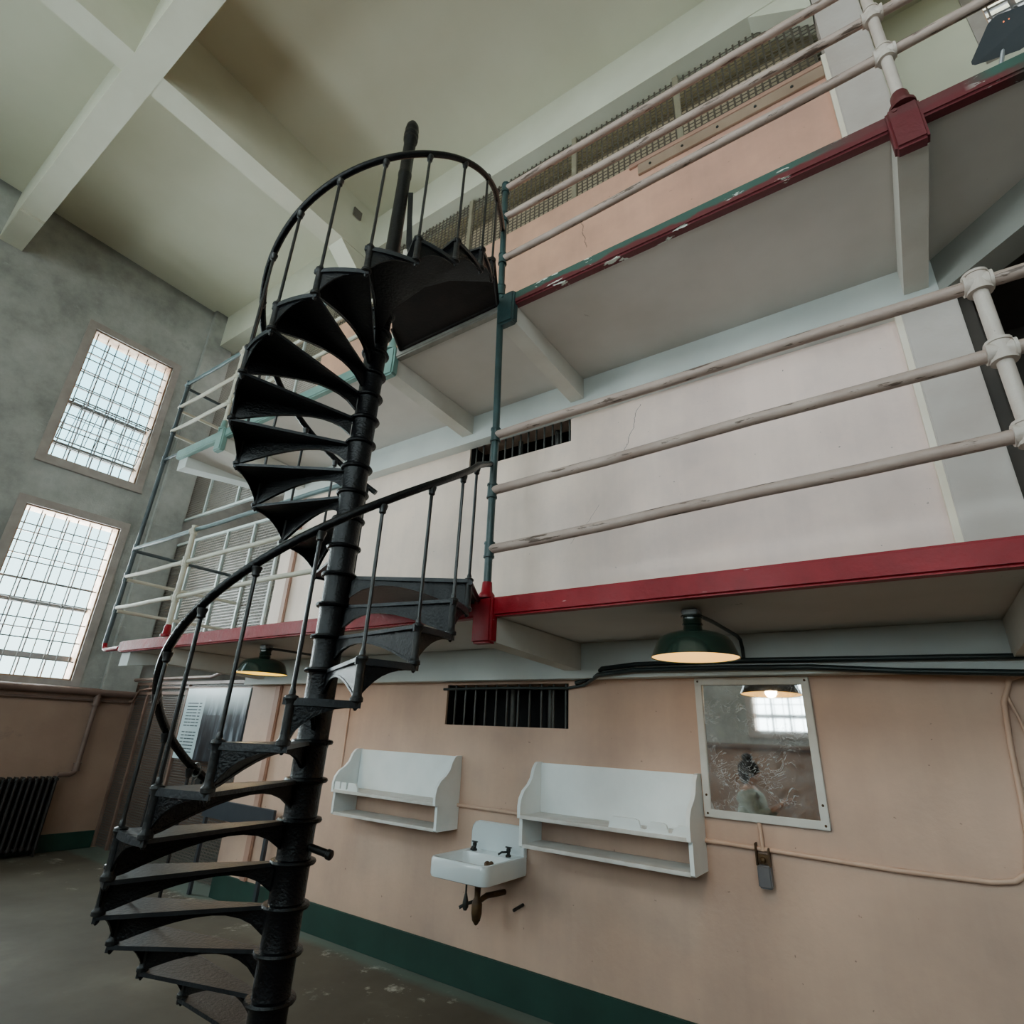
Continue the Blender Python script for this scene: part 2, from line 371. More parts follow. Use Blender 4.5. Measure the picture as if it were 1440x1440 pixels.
def tag(o, label=None, cat=None, group=None, kind=None):
    if label: o['label'] = label
    if cat: o['category'] = cat
    if group: o['group'] = group
    if kind: o['kind'] = kind
    return o
def thing(name, loc, label, cat, group=None):
    o = bpy.data.objects.new(name, None); COL.objects.link(o); o.location = loc; o.empty_display_size = .1
    RL[o.name] = Vector(loc); return tag(o, label, cat, group)
def struct(name, mb, mat, smooth=0):
    o = mb.build(name, mat, None, smooth); o['kind'] = 'structure'; return o
def link(name, me, parent, loc=(0, 0, 0), rz=0):
    o = bpy.data.objects.new(name, me); COL.objects.link(o); o.parent = parent; o.location = loc; o.rotation_euler = (0, 0, rz)
    return o
def copy_tree(o, parent=None):
    c = o.copy(); COL.objects.link(c); c.parent = parent
    for ch in o.children: copy_tree(ch, c)
    return c
def wall_cells(us, vs, holes, f):
    """grid cells of a wall outside the holes, f(u0,u1,v0,v1) builds one solid cell"""
    for a, b in zip(us, us[1:]):
        for c, d in zip(vs, vs[1:]):
            mu, mv = (a+b)/2, (c+d)/2
            if any(h[0] < mu < h[1] and h[2] < mv < h[3] for h in holes): continue
            f(a, b, c, d)

T2, T3, CE = 2.395, 4.70, 8.77
YW = 3.8                      # face of the cell-block wall
YL = 2.6                      # front of the galleries
XE = -9.5                     # end wall
YF = -4.4                     # wall behind the camera
XR = 6.0

# ------------------------------------------------------------------ room shell
struct('floor', MB().box(XE-.3, XR+.3, YF-.3, 7.2, -.2, 0), M['floor'])
struct('ceiling', MB().box(XE-.3, XR+.3, YF-.3, 7.2, CE, CE+.2), M['ceiling'])
# cell-block wall with two barred ventilation openings
V1 = (-3.275, -2.092, 1.704, 2.022); V2 = (-3.232, -2.076, 4.085, 4.36)
mb = MB()
us = sorted({-6.2, V1[0], V1[1], V2[0], V2[1], .69}); vs = sorted({0, V1[2], V1[3], T2, V2[2], V2[3], 7.08})
wall_cells(us, vs, [V1, V2], lambda a, b, c, d: mb.box(a, b, YW, YW+.25, c, d))
mb.box(.69, XR, YW, YW+.25, 0, T2)
bmesh.ops.remove_doubles(mb.bm, verts=mb.bm.verts, dist=1e-5)
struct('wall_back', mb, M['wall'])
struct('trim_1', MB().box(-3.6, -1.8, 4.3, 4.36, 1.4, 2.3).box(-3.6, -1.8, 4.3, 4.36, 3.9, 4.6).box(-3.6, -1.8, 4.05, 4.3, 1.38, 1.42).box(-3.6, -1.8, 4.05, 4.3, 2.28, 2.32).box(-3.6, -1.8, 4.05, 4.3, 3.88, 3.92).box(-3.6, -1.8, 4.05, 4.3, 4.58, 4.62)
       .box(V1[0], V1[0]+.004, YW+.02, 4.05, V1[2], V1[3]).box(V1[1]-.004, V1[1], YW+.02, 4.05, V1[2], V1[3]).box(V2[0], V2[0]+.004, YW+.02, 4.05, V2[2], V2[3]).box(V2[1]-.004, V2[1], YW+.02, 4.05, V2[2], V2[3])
       .box(-3.62, -3.58, 4.05, 4.36, 1.4, 2.3).box(-1.82, -1.78, 4.05, 4.36, 1.4, 2.3).box(-3.62, -3.58, 4.05, 4.36, 3.9, 4.6).box(-1.82, -1.78, 4.05, 4.36, 3.9, 4.6), M['black'])  # black liners paint the shade inside the vent openings
# header beams under both galleries, and the diagonal one at the right
struct('trim_2', MB().box(-6.2, XR, 3.68, YW, 2.045, 2.29), M['header'])
mb = MB().box(-6.2, .69, 3.68, YW, 4.31, 4.60)
struct('trim_3', mb, M['header'])
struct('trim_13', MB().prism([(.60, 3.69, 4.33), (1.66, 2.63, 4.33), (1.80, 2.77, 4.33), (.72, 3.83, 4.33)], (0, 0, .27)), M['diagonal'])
# right pilasters, side faces with window light painted in as cream, brown strip near the left corner
mb = MB().box(.40, .69, 3.73, YW+.2, T2, 4.31, .008).box(.38, .69, 3.73, YW+.2, T3, CE, .008)
struct('trim_4', mb, M['pilaster'])
mb = MB().box(.365, .40, 3.745, YW+.01, T2, 4.31).box(.345, .38, 3.745, YW+.01, T3, 7.1)
struct('trim_5', mb, M['cream'])
struct('trim_6', MB().box(-5.94, -5.85, 3.765, YW, T2, 4.31, .01).box(-5.72, -5.62, 3.765, YW, .22, 2.045, .01)  , M['browntrim'])
# dark doorway on the right of the middle gallery
struct('door_1', MB().box(.69, .76, 3.78, 4.1, T2, 4.33).box(.69, 4.0, 4.6, 4.7, T2, 4.6).box(.74, .82, 3.95, 4.0, T2, 4.3).box(.69, 4.0, 3.82, 4.7, 4.5, 4.58), M['dkdoor'])
# far right upper wall seen past the end of the cell block
FW = (1.72, 2.9, 7.62, 8.6)
mb = MB()
wall_cells(sorted({.45, FW[0], FW[1], XR}), sorted({T3, FW[2], FW[3], CE}), [FW], lambda a, b, c, d: mb.box(a, b, 4.9, 5.1, c, d))
struct('wall_far', mb, M['ceiling'])
# end wall with window openings
WIN = [(1.95, 3.12, 5.06, 7.27), (1.95, 3.12, 2.08, 4.31), (-2.2, -1.03, 5.06, 7.27), (-2.2, -1.03, 2.08, 4.31)]  # the pair at negative Y is unseen, added to let in light
mb = MB()
wall_cells(sorted({YF, -2.2, -1.03, 1.95, 3.12, 7.2}), sorted({0, 2.08, 4.31, 5.06, 7.27, CE}), WIN, lambda a, b, c, d: mb.box(XE-.3, XE, a, b, c, d))
bmesh.ops.remove_doubles(mb.bm, verts=mb.bm.verts, dist=1e-5)
struct('wall_left', mb, M['endwall'])
struct('trim_7', MB().box(XE, XE+.1, 3.48, 3.93, 1.95, CE, .01), M['endwall'])
# wall behind the camera, seen in the mirror
FWIN = []
for x in (-8.0, -5.3, -2.57, .1, 2.8):  # one window shows in the mirror; the other openings are added for light
    FWIN += [(x, x+1.25, 2.24, 4.46), (x, x+1.25, 5.06, 7.27)]
mb = MB()
ux = {XE, XR} | {w[0] for w in FWIN} | {w[1] for w in FWIN}
wall_cells(sorted(ux), sorted({0, 2.24, 4.46, 5.06, 7.27, CE}), FWIN, lambda a, b, c, d: mb.box(a, b, YF-.3, YF, c, d))
bmesh.ops.remove_doubles(mb.bm, verts=mb.bm.verts, dist=1e-5)
struct('wall_front', mb, M['endwall'])
struct('wall_right', MB().box(XR, XR+.3, YF, 7.2, 0, CE), M['endwall'])
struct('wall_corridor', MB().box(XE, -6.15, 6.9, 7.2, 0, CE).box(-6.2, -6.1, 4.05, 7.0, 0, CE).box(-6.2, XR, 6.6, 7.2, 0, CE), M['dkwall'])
# baseboards
struct('baseboard_back', MB().box(-6.2, XR, YW-.018, YW, 0, .222, .004), M['green'])
struct('baseboard_left', MB().box(XE, XE+.018, YF, 3.94, 0, .205, .004), M['green'])
# ceiling beams
struct('trim_8', MB().box(XE, XR, .555, .83, 7.9, CE).box(XE, XE+.85, .56, .825, 7.86, 7.92), M['beam'])
mb = MB().box(-5.63, -5.33, YF, 3.72, 7.905, CE)
mb.prism([(-5.62, 3.72, 7.9), (-5.62, 3.72, 7.45), (-5.62, 3.2, 7.9)], (.28, 0, 0))
struct('trim_9', mb, M['beam'])
struct('trim_10', MB().box(.36, .66, YF, 3.72, 7.905, CE), M['beam'])
mb = MB().box(XE, XR, 3.70, 3.98, 8.10, CE)
mb.prism([(-.12, 3.71, 8.10), (.37, 3.71, 8.10), (.37, 3.71, 7.72)], (0, .25, 0))
struct('trim_11', mb, M['beam'])

# ------------------------------------------------------------------ windows
def window(n, axis, w, detail=True):
    """barred window in an opening; axis 'x' = end wall, 'y' = wall behind the camera / far wall"""
    a0, a1, z0, z1 = w
    t = bpy.data.objects.new('window_%d' % n, None); COL.objects.link(t); t['kind'] = 'structure'
    if axis == 'x': P = lambda a, d, z: (XE+d, a, z); t.location = (XE, (a0+a1)/2, z0)
    elif axis == 'y': P = lambda a, d, z: (a, YF+d, z); t.location = ((a0+a1)/2, YF, z0)
    else: P = lambda a, d, z: (a, 4.9-d, z); t.location = ((a0+a1)/2, 4.9, z0)
    RL[t.name] = Vector(t.location)
    def bx(m, u0, u1, d0, d1, v0, v1):
        p, q = P(u0, d0, v0), P(u1, d1, v1)
        m.box(min(p[0], q[0]), max(p[0], q[0]), min(p[1], q[1]), max(p[1], q[1]), v0, v1)
    fr = MB(); b = .11
    for (u0, u1, v0, v1) in ((a0-b, a0, z0-b, z1+b), (a1, a1+b, z0-b, z1+b), (a0, a1, z1, z1+b), (a0, a1, z0-b, z0)):
        bx(fr, u0, u1, -.02, .015, v0, v1)
    bx(fr, a0-b, a1+b, .0, .05, z0-b-.02, z0-b+.015)
    fr.build('window_frame', M['winframe'], t, 0)
    rv = MB()
    for (u0, u1, v0, v1) in ((a0, a0+.02, z0, z1), (a1-.02, a1, z0, z1), (a0, a1, z1-.02, z1), (a0, a1, z0, z0+.02)):
        bx(rv, u0, u1, -.28, -.02, v0, v1)
    rv.build('reveal', M['reveal'], t, 0)
    g = MB(); bx(g, a0, a1, -.24, -.235, z0, z1); g.build('window_pane', M['glass'], t, 0)
    mu = MB(); W = a1-a0; H = z1-z0
    for k in range(0, 5): u = a0+W*k/4; mw = .009 if axis == 'x' else .018; bx(mu, u-mw, u+mw, -.25, -.225, z0, z1)
    for k in range(0, 8): v = z0+H*k/7; bx(mu, a0, a1, -.25, -.215, v-.008, v+.008)
    for v in (z0+H*.44, z0+H*.13): bx(mu, a0, a1, -.26, -.19, v-.028, v+.028)
    mu.build('muntin_grid', M['winbar'], t, 0)
    br = MB(); nb = 8
    for k in range(nb):
        u = a0+W*(k+.5)/nb; br.cyl(P(u, -.09, z0), P(u, -.09, z1), .0080, n=8)
    for k in range(1, 9):
        v = z0+H*k/9; bx(br, a0, a1, -.097, -.083, v-.008, v+.008)
    br.build('security_bars', M['winbar'], t, 30)
    if n == 1:   # open hopper sash with its own cage of bars, lower part of the upper window
        h = MB(); zb, zt, lean = z0+H*.15, z0+H*.42, .22
        P0 = lambda u, s, dd=0: P(u, -.12+lean*s+dd, zb+(zt-zb)*s)
        h.tube([P0(a0+.05, 0), P0(a0+.05, 1), P0(a1-.05, 1), P0(a1-.05, 0)], .014, 8, closed=True)
        for k in range(1, 9):
            u = a0+.05+(W-.1)*k/9
            h.tube([P0(u, 0), P0(u, .8), P0(u+.02, .95, .03), P0(u+.05, 1.02, .02), P0(u+.07, .93)], .006, 6)
        h.cyl(P0(a0+.05, .55), P0(a1-.05, .55), .006, n=6)
        h.build('hopper_sash', M['winbar'], t, 30)
    return t
for i, w in enumerate(WIN): window(i+1, 'x', w)
for i, w in enumerate(FWIN): window(i+5, 'y', w)
window(15, 'f', FW)

# ------------------------------------------------------------------ galleries
def gallery(name, z0, z1, label, edge_mat, edge_label, tabs, zt, segs, x1):
    t = thing(name, (-2.0, YL, z0), label, 'balcony')
    sl = MB()
    sl.box(-6.2, x1, YL+.02, YW-.001, z0+.005, z1-.005).build('slab', M['soffit'], t, 0)
    MB().box(-6.86, -6.201, YL+.02, 3.94, z0+.005, z1-.005).build('slab', M['soffit'], t, 0)
    for xa, xb, mt, lb in segs:
        e = MB().box(xa, xb, YL-.02, YL+.05, z0-.003, z1+.004, .012, 3)
        e.build('edge_trim', mt, t, 35, lb)
    MB().box(-6.88, -6.80, YL, 3.93, z1-.10, z1+.004, .01).build('edge_trim', edge_mat, t, 35, edge_label)
    for x, mt in tabs:
        b = MB().prism([(x-.065, YL+.02, z0), (x-.065, YL+.02, zt+.01), (x-.065, 3.68, zt-.03), (x-.065, 3.68, z0)], (.13, 0, 0))
        b.build('bracket', M['bracket'], t, 0)
        if mt is None: continue
        c = MB().box(x-.072, x+.072, YL-.045, YL+.03, zt, z1+.006, .014, 3)
        c.cyl((x-.03, YL-.05, z1-.02), (x-.03, YL-.02, z1-.02), .012, n=8)
        c.build('edge_tab', mt, t, 35)
    # tapered end bracket at the left
    MB().prism([(-6.87, YL+.03, z0+.002), (-6.87, YL+.03, z0-.14), (-6.87, 3.5, z0-.02), (-6.87, 3.9, z0+.002)], (.2, 0, 0)).build('bracket', M['header'], t, 0)
    return t
gallery('gallery_walkway', 2.288, T2, 'lower gallery walkway slab with glossy red painted edge', M['red'], None,
        [(-1.99, M['red']), (-5.9, None), (.52, M['red'])], 2.13, [(-6.88, XR-.1, M['red'], None)], XR-.1)
gallery('gallery_walkway', 4.592, T3, 'upper gallery walkway slab, edge chipped green, red and pale teal', M['teal'], None,
        [(-1.95, M['dkgreen']), (-3.18, M['teal']), (-5.85, M['teal']), (.50, M['edge3'])], 4.425,
        [(-6.88, -3.12, M['teal'], 'pale teal edge left of the staircase'), (-3.12, -2.0, M['rawedge'], 'bare grey concrete edge at the staircase landing'), (-2.0, XR-.1, M['edge3'], 'chipped dark green and red edge')], XR-.1)

# ------------------------------------------------------------------ railings
def tee(m, p, d1, r):
    """pipe fitting: collar along d1"""
    p = Vector(p); d = Vector(d1)
    m.cyl(p-d*.045, p+d*.045, r*1.28, n=16); m.cyl(p-d*.05, p-d*.038, r*1.42, n=16); m.cyl(p+d*.038, p+d*.05, r*1.42, n=16)
def rail_run(name, label, x0, x1, rails, posts, ztop, zbase, rmat, r, tops=None, pmat=None, pr=None, group=None):
    t = thing(name, (x0, YL, zbase), label, 'railing', group)
    for i, (za, zb) in enumerate(rails):
        p0, p1 = Vector((x0, YL-.01, za)), Vector((x1, YL-.01, zb))
        k = 14; pts = [p0.lerp(p1, j/k)+Vector((0, 0, .004*math.sin(j*1.7+i))) for j in range(k+1)]
        MB().tube(pts, r, 12).build('rail', (tops if tops and i == 0 else rmat), t, 50)
    for x, za in posts:
        p = MB().cyl((x, YL-.012, zbase+.03), (x, YL-.012, ztop(x)), pr or r*1.12, n=14)
        p.build('post', pmat or rmat, t, 50)
        for (ra, rb) in rails:
            f = MB(); z = ra+(rb-ra)*(x-x0)/(x1-x0); tee(f, (x, YL-.012, z), (0, 0, 1), r*1.1); tee(f, (x, YL-.012, z), (1, 0, 0), r*1.05)
            f.build('pipe_fitting', pmat or rmat, t, 50)
        b = MB().lathe([(r*2.2, 0), (r*2.2, .02), (r*1.6, .03), (r*1.45, .10), (r*1.2, .115)], (x, YL-.012, zbase), 18, True, True)
        b.build('post_base', za, t, 50)
    return t
L2 = lambda za, zb: (za, zb)
ext = lambda za, zb: zb+(zb-za)*(3.6-.55)/(.55+2.0)      # straight on past the frame
rail_run('pipe_railing', 'peeling pink three-bar pipe railing on lower gallery, right of stair', -2.0, 3.6,
         [(3.512, ext(3.512, 3.52)), (3.10, ext(3.10, 3.165)), (2.70, ext(2.70, 2.79))], [(.555, M['red']), (3.1, M['red'])], lambda x: 3.54, T2, M['rail'], .0295, pmat=M['post'], pr=.0275)
rail_run('pipe_railing', 'pinkish three-bar pipe railing on upper gallery, right of stair', -2.02, 3.6,
         [(5.89, ext(5.89, 5.85)), (5.555, ext(5.555, 5.50)), (5.10, ext(5.10, 5.152))], [(.51, M['edge3']), (3.1, M['edge3'])], lambda x: 5.88, T3, M['rail'], .0275, pmat=M['post'], pr=.027)
def left_rail(label, zs, zbase, xs, bm, xe):
    t = rail_run('pipe_railing', label, -7.25, xe, [(z, z) for z in zs], [(xs, bm), (xe, bm)], lambda x: zs[0]+.02, zbase, M['railc'], .022, tops=M['tealrail'], pmat=M['railc'])
    for i, z in enumerate(zs):
        MB().cyl((-7.25, YL, z-.03), (-7.25, 3.95, z-.03), .02, n=10).build('return_rail', M['slate'] if i == 0 else M['railc'], t, 50)
    return t
left_rail('cream pipe railing with grey-teal top bar on lower gallery, left of stair', [3.50, 3.155, 2.79], T2, -5.90, M['red'], -3.44)
left_rail('cream pipe railing with teal top bar on upper gallery, left of stair', [5.79, 5.44, 5.085], T3, -5.87, M['teal'], -3.18)
# tall corner pole at the left end of both galleries
t = thing('corner_pole', (-7.28, YL, 2.32), 'tall dark slate corner pole at far left end of both galleries', 'pole')
MB().tube([(-6.9, YL, 2.33), (-7.2, YL, 2.325), (-7.27, YL, 2.34), (-7.3, YL, 2.40)], .024, 12).build('elbow', M['red'], t, 50, 'red painted elbow')
MB().tube([(-7.3, YL, 2.40), (-7.25, YL, 4.0), (-7.2, YL, 5.80)], .024, 12).build('pole', M['slate'], t, 50)
for z in (2.79, 3.155, 3.50, 4.67, 5.085, 5.44, 5.79):
    f = MB(); tee(f, (-7.3+.1*(z-2.4)/3.4, YL, z), (0, 0, 1), .022); f.build('pipe_fitting', M['slate'], t, 50)
MB().cyl((-7.23, YL, 4.67), (-6.88, YL, 4.67), .018).build('tie_bar', M['slate'], t, 50)
# tall green pole beside the spiral stair
t = thing('newel_pole', (-2.0, YL-.01, T2), 'tall dark green pipe pole joining both galleries right of spiral stair', 'pole')
MB().tube([(-1.985, YL-.012, T2), (-1.99, YL-.012, 3.6), (-2.03, YL-.012, 5.2), (-2.04, YL-.012, 5.90)], .0245, 14).build('pole', M['dkgreen'], t, 50)
for z, x in ((2.70, -1.985), (3.10, -1.99), (3.512, -1.99), (4.78, -2.02), (5.10, -2.025), (5.555, -2.035), (5.89, -2.04)):
    f = MB(); tee(f, (x, YL-.012, z), (0, 0, 1), .0245); f.build('pipe_fitting', M['dkgreen'], t, 50)
MB().lathe([(.05, 0), (.05, .02), (.035, .04), (.03, .1)], (-1.985, YL-.012, T2), 16, True, True).build('post_base', M['red'], t, 50)

# ------------------------------------------------------------------ wire mesh screens left of the cell block
def screen(name, label, z0, z1, posts, pm, wm, y, x0, x1, rails, pw=.022):
    t = thing(name, ((x0+x1)/2, y, z0), label, 'wire screen')
    MB().box(x0, x1, y-.001, y+.001, z0, z1).build('wire_panel', M[wm], t, 0)
    for x in posts: MB().box(x-pw, x+pw, y-.03, y+.01, z0, z1, .004).build('post', M[pm], t, 0)
    for z in rails: MB().box(x0, x1, y-.035, y+.015, z-.02, z+.02, .004).build('rail', M[pm], t, 0)
    return t
t = screen('mesh_gate', 'dark wire mesh gate screen at floor level behind the stair', 0.02, 2.10, [-9.46, -9.05, -7.95, -6.42], 'gatepost', 'wiregate', 3.97, -9.48, -6.22, [2.11, 1.98])
MB().box(-7.3, -7.1, 3.93, 3.96, .9, 1.05, .006).build('lock_plate', M['darkmetal'], t, 0)
screen('mesh_screen', 'grey wire mesh screen with pale posts at lower gallery end', T2, 4.30, [-8.86, -7.92, -7.22, -6.55], 'meshpost', 'wire', 3.97, -9.48, -6.22, [2.42, 4.28])
screen('mesh_screen', 'grey wire mesh screen at far left end of upper gallery', T3, 8.10, [-8.86, -7.92, -7.0], 'meshpost', 'wire', 3.97, -9.48, -6.22, [4.72])
t = screen('mesh_screen', 'brownish wire mesh panel above salmon wall under ceiling beam', 7.09, 8.14, [-5.1, -3.574, -2.065, -.878], 'olivepost', 'wire3', 3.86, -6.2, .37, [], .03)
struct('trim_12', MB().box(-6.2, .40, 3.95, 4.05, 7.08, 7.12).box(-6.2, .4, 4.6, 4.7, 7.0, 8.77), M['attic'])
t = thing('bolted_board', (-.48, 3.78, 6.87), 'brown board with bolts along top of salmon upper wall', 'board')
MB().box(-1.31, .345, 3.772, YW-.001, 6.885, 7.02, .004).build('board', M['brownboard'], t, 0)
MB().box(-1.40, .345, 3.775, YW-.001, 7.03, 7.085, .004).build('ledge', M['browntrim'], t, 0)
for x in (-1.18, -.86, -.53, -.2, .1): MB().sphere((x, 3.77, 6.95), .014, 8, 6).build('bolt', M['darkmetal'], t, 50)

# ------------------------------------------------------------------ spiral staircase
CX, CY, R, H = -2.42, 1.846, .705, .1645
DT = 19.62
st = thing('spiral_staircase', (CX, CY, 0), 'black cast-iron spiral staircase winding up two flights', 'staircase')
rad = math.radians
def pol(r, th, z): return (r*math.cos(rad(th)), r*math.sin(rad(th)), z)
def tread_meshes(R):
    # plate with turned-down rim
    m = MB(); n = 7
    ths = [-2.2+(DT+3.6)*k/n for k in range(n+1)]
    outer = [pol(R+.006, th, 0) for th in ths]; inner = [pol(.06, th, 0) for th in ths]
    m.strip(outer, inner, Vector((0, 0, -.016)))
    m.strip([pol(R+.008, th, .001) for th in ths], [pol(R+.008, th, -.026) for th in ths], [Vector(pol(-.012, th, 0)) for th in ths])
    plate = m.mesh('tread', M['treadtop'], 30)
    # arched riser below the nosing
    m = MB()
    prof = [(0, -.118), (.04, -.100), (.10, -.074), (.18, -.056), (.28, -.047), (.38, -.049), (.50, -.060), (.62, -.078), (.74, -.101), (.85, -.126), (.94, -.148), (1, -.158)]
    top = [(.07+(R-.085)*s, 0, -.010) for s, z in prof]; bot = [(.07+(R-.085)*s, 0, z) for s, z in prof]
    m.strip(top, bot, Vector((0, .009, 0)))
    m.strip([(x, -.004, z+.010) for x, y, z in bot], [(x, -.004, z) for x, y, z in bot], Vector((0, .017, 0)))
    riser = m.mesh('riser', M['iron'], 30)
    # concave skirt along the outer edge
    m = MB(); prof = [(0, -.158), (.06, -.140), (.14, -.115), (.25, -.087), (.38, -.063), (.52, -.046), (.68, -.034), (.84, -.028), (1, -.026)]
    T = [pol(R-.002, DT*s, -.004) for s, z in prof]; B = [pol(R-.002, DT*s, z) for s, z in prof]
    m.strip(T, B, [Vector(pol(-.008, DT*s, 0)) for s, z in prof])
    skirt = m.mesh('skirt', M['iron'], 30)
    # corner socket tube with flanges, boss and nut below
    m = MB()
    m.lathe([(.0, .012), (.012, .012), (.024, .006), (.026, -.004), (.019, -.014), (.0175, -.03), (.0175, -.132), (.019, -.144), (.026, -.152), (.026, -.166), (.014, -.172), (.011, -.190), (.004, -.200), (0, -.2)], (R-.004, 0, 0), 14)
    sock = m.mesh('corner_socket', M['ironbare'], 40)
    # hub on the column
    m = MB()
    m.lathe([(.060, .010), (.070, .010), (.084, .006), (.088, -.003), (.084, -.012), (.070, -.016), (.067, -.03), (.066, -.15), (.070, -.1645), (.05, -.1645)], (0, 0, 0), 24)
    hub = m.mesh('hub', M['iron'], 40)
    return plate, riser, skirt, sock, hub
TM = tread_meshes(R)
m = MB(); HB = .672
m.cyl((R-.004, 0, .01), (R-.004, 0, HB), .0085, n=8)
m.lathe([(.012, .008), (.013, .02), (.0085, .035)], (R-.004, 0, 0), 10)
m.lathe([(.0085, HB-.05), (.016, HB-.042), (.016, HB-.03), (.020, HB-.018), (.022, HB-.006)], (R-.004, 0, 0), 10)
BAL = m.mesh('baluster', M['rod'], 40)
def add_tread(th, z, hs, plate=True, baluster=True):
    p = link('tread', TM[0], st, (0, 0, z), rad(th))
    link('riser', TM[1], p); link('skirt', TM[2], p); link('corner_socket', TM[3], p)
    h = link('hub', TM[4], p); h.scale = (hs, hs, 1)
    if baluster: link('baluster', BAL, st, (0, 0, z), rad(th))
    return p
TH5, Z5, HL = 32.7, 2.404, .1650
for i in range(6, 20):                       # lower flight
    z = Z5-HL*(i-5); th = TH5-19.57*(i-5)
    add_tread(th, z, 1.22-.06*z, baluster=(i <= 15))
THJ, ZJ, HU, DJ = 12.65, 4.495, .1612, 19.76
for j in range(0, 13):                       # upper flight
    z = ZJ-HU*j; th = THJ-DJ*j
    add_tread(th, z, 1.22-.06*z)
def landing(th0, th1, z, xa, xb, mat, name):
    a = pol(R+.006, th0-2, 0); b = pol(R+.006, th1+2, 0)
    poly = [pol(.05, th0-2, 0), a, (xa-CX, YL-.03-CY, 0), (xb-CX, YL-.03-CY, 0), b, pol(.05, th1+2, 0)]
    m = MB(); m.prism([(p[0], p[1], z-.02) for p in poly], (0, 0, .02))
    for p, q in zip(poly[1:4], poly[2:5]):
        m.cyl((p[0], p[1], z-.02), (q[0], q[1], z-.02), .014, n=8)
    me = m.mesh(name, mat, 30)
    o = link(name, me, st)
    for k, me in enumerate((TM[1], TM[3], TM[4])):
        c = link(('riser', 'corner_socket', 'hub')[k], me, o, (0, 0, z), rad(th0))
        if k == 2: s = 1.22-.06*z; c.scale = (s, s, 1)
    return o
landing(32.7, 133, Z5, -2.03, -2.86, M['treadtop'], 'landing')
o = landing(32.4, 133, 4.66, -2.03, -3.05, M['rustplate'], 'landing')
o['label'] = 'top landing plate with rusty dark underside'
for zt, th in ((Z5, 32.7), (4.66, 32.4)):
    link('baluster', BAL, st, (0, 0, zt), rad(th))
# column
m = MB()
m.lathe([(.0, 0), (.16, 0), (.16, .03), (.10, .06), (.074, .10), (.070, 1.0), (.062, 2.4), (.054, 4.0), (.049, 4.7), (.046, 5.45), (.050, 5.47), (.050, 5.50), (.046, 5.52), (.045, 5.84), (.053, 5.86), (.056, 5.89), (.050, 5.90), (.056, 5.92), (.053, 5.95), (.050, 5.96), (.053, 5.98), (.047, 6.03), (.030, 6.065), (0, 6.075)], (0, 0, 0), 26)
link('column', m.mesh('column', M['iron'], 40), st)
m = MB(); m.strip([(.045, .02, 5.30), (.062, .03, 5.05), (.075, .045, 4.80), (.10, .07, 4.66)], [(.075, .04, 5.30), (.092, .05, 5.05), (.115, .065, 4.80), (.14, .10, 4.66)], Vector((-.006, .008, 0)))
link('brace_strap', m.mesh('brace_strap', M['iron'], 30), st)
# little stub bar with finial on the column
m = MB(); m.tube([(.05, .02, 1.145), (.15, .06, 1.122)], .016, 10); m.tube([(.145, .058, 1.123), (.152, .061, 1.1215), (.170, .068, 1.117), (.176, .070, 1.116)], [.010, .021, .021, .012], 10)
link('stub_bar', m.mesh('stub_bar', M['ironbare'], 40), st)
# handrails
def helix(pts_th, f): return [pol(R, th, f(th)) for th in pts_th]
low = lambda th: Z5-HL*(TH5-th)/19.57+HB+.012
ths = [-166+ (32.7+166)*k/60 for k in range(61)]
pts = helix(ths, low); pts += [(-1.93-CX, 2.43-CY, 3.21), (-2.0-CX, YL-.03-CY, 3.29)]
pts = [pol(R-.02, -172, low(-172)+.0)] + pts
link('handrail', MB().tube(pts, .0195, 12).mesh('handrail', M['iron'], 60), st)
upf = lambda th: ZJ-HU*(THJ-th)/DJ+HB+.012
def up2(th):
    z = upf(th)
    return z-max(0, (th+20)/52.4)**2*.11
ths = [-230+(32.4+230)*k/84 for k in range(85)]
pts = helix(ths, up2); pts += [(-1.93-CX, 2.42-CY, 5.31), (-2.03-CX, YL-.03-CY, 5.40)]
link('handrail', MB().tube(pts, .0195, 12).mesh('handrail', M['iron'], 60), st)
# rail end chain
m = MB(); e = Vector(pol(R-.01, -166, low(-166)))
ringpts = [e+Vector((.030*math.cos(a)*math.cos(rad(-166+0)), .030*math.cos(a)*math.sin(rad(-166)), .032*math.sin(a))) for a in [2*PI*k/16 for k in range(16)]]
m.tube(ringpts, .004, 6, closed=True)
d = Vector(pol(R-.02, -185, low(-185)-.42))-e
for k in range(9):
    c = e+Vector((0, 0, -.035))+Vector((.006*math.sin(k*2), .004*math.cos(k*3), -.016*k))+d*.012*k
    ax = Vector((1, 0, 0)) if k % 2 else Vector((0, 1, 0))
    m.tube([c+ax*.006*math.cos(a)+Vector((0, 0, .011*math.sin(a))) for a in [2*PI*q/10 for q in range(10)]], .0022, 5, closed=True)
link('chain', m.mesh('chain', M['chrome'], 60), st)

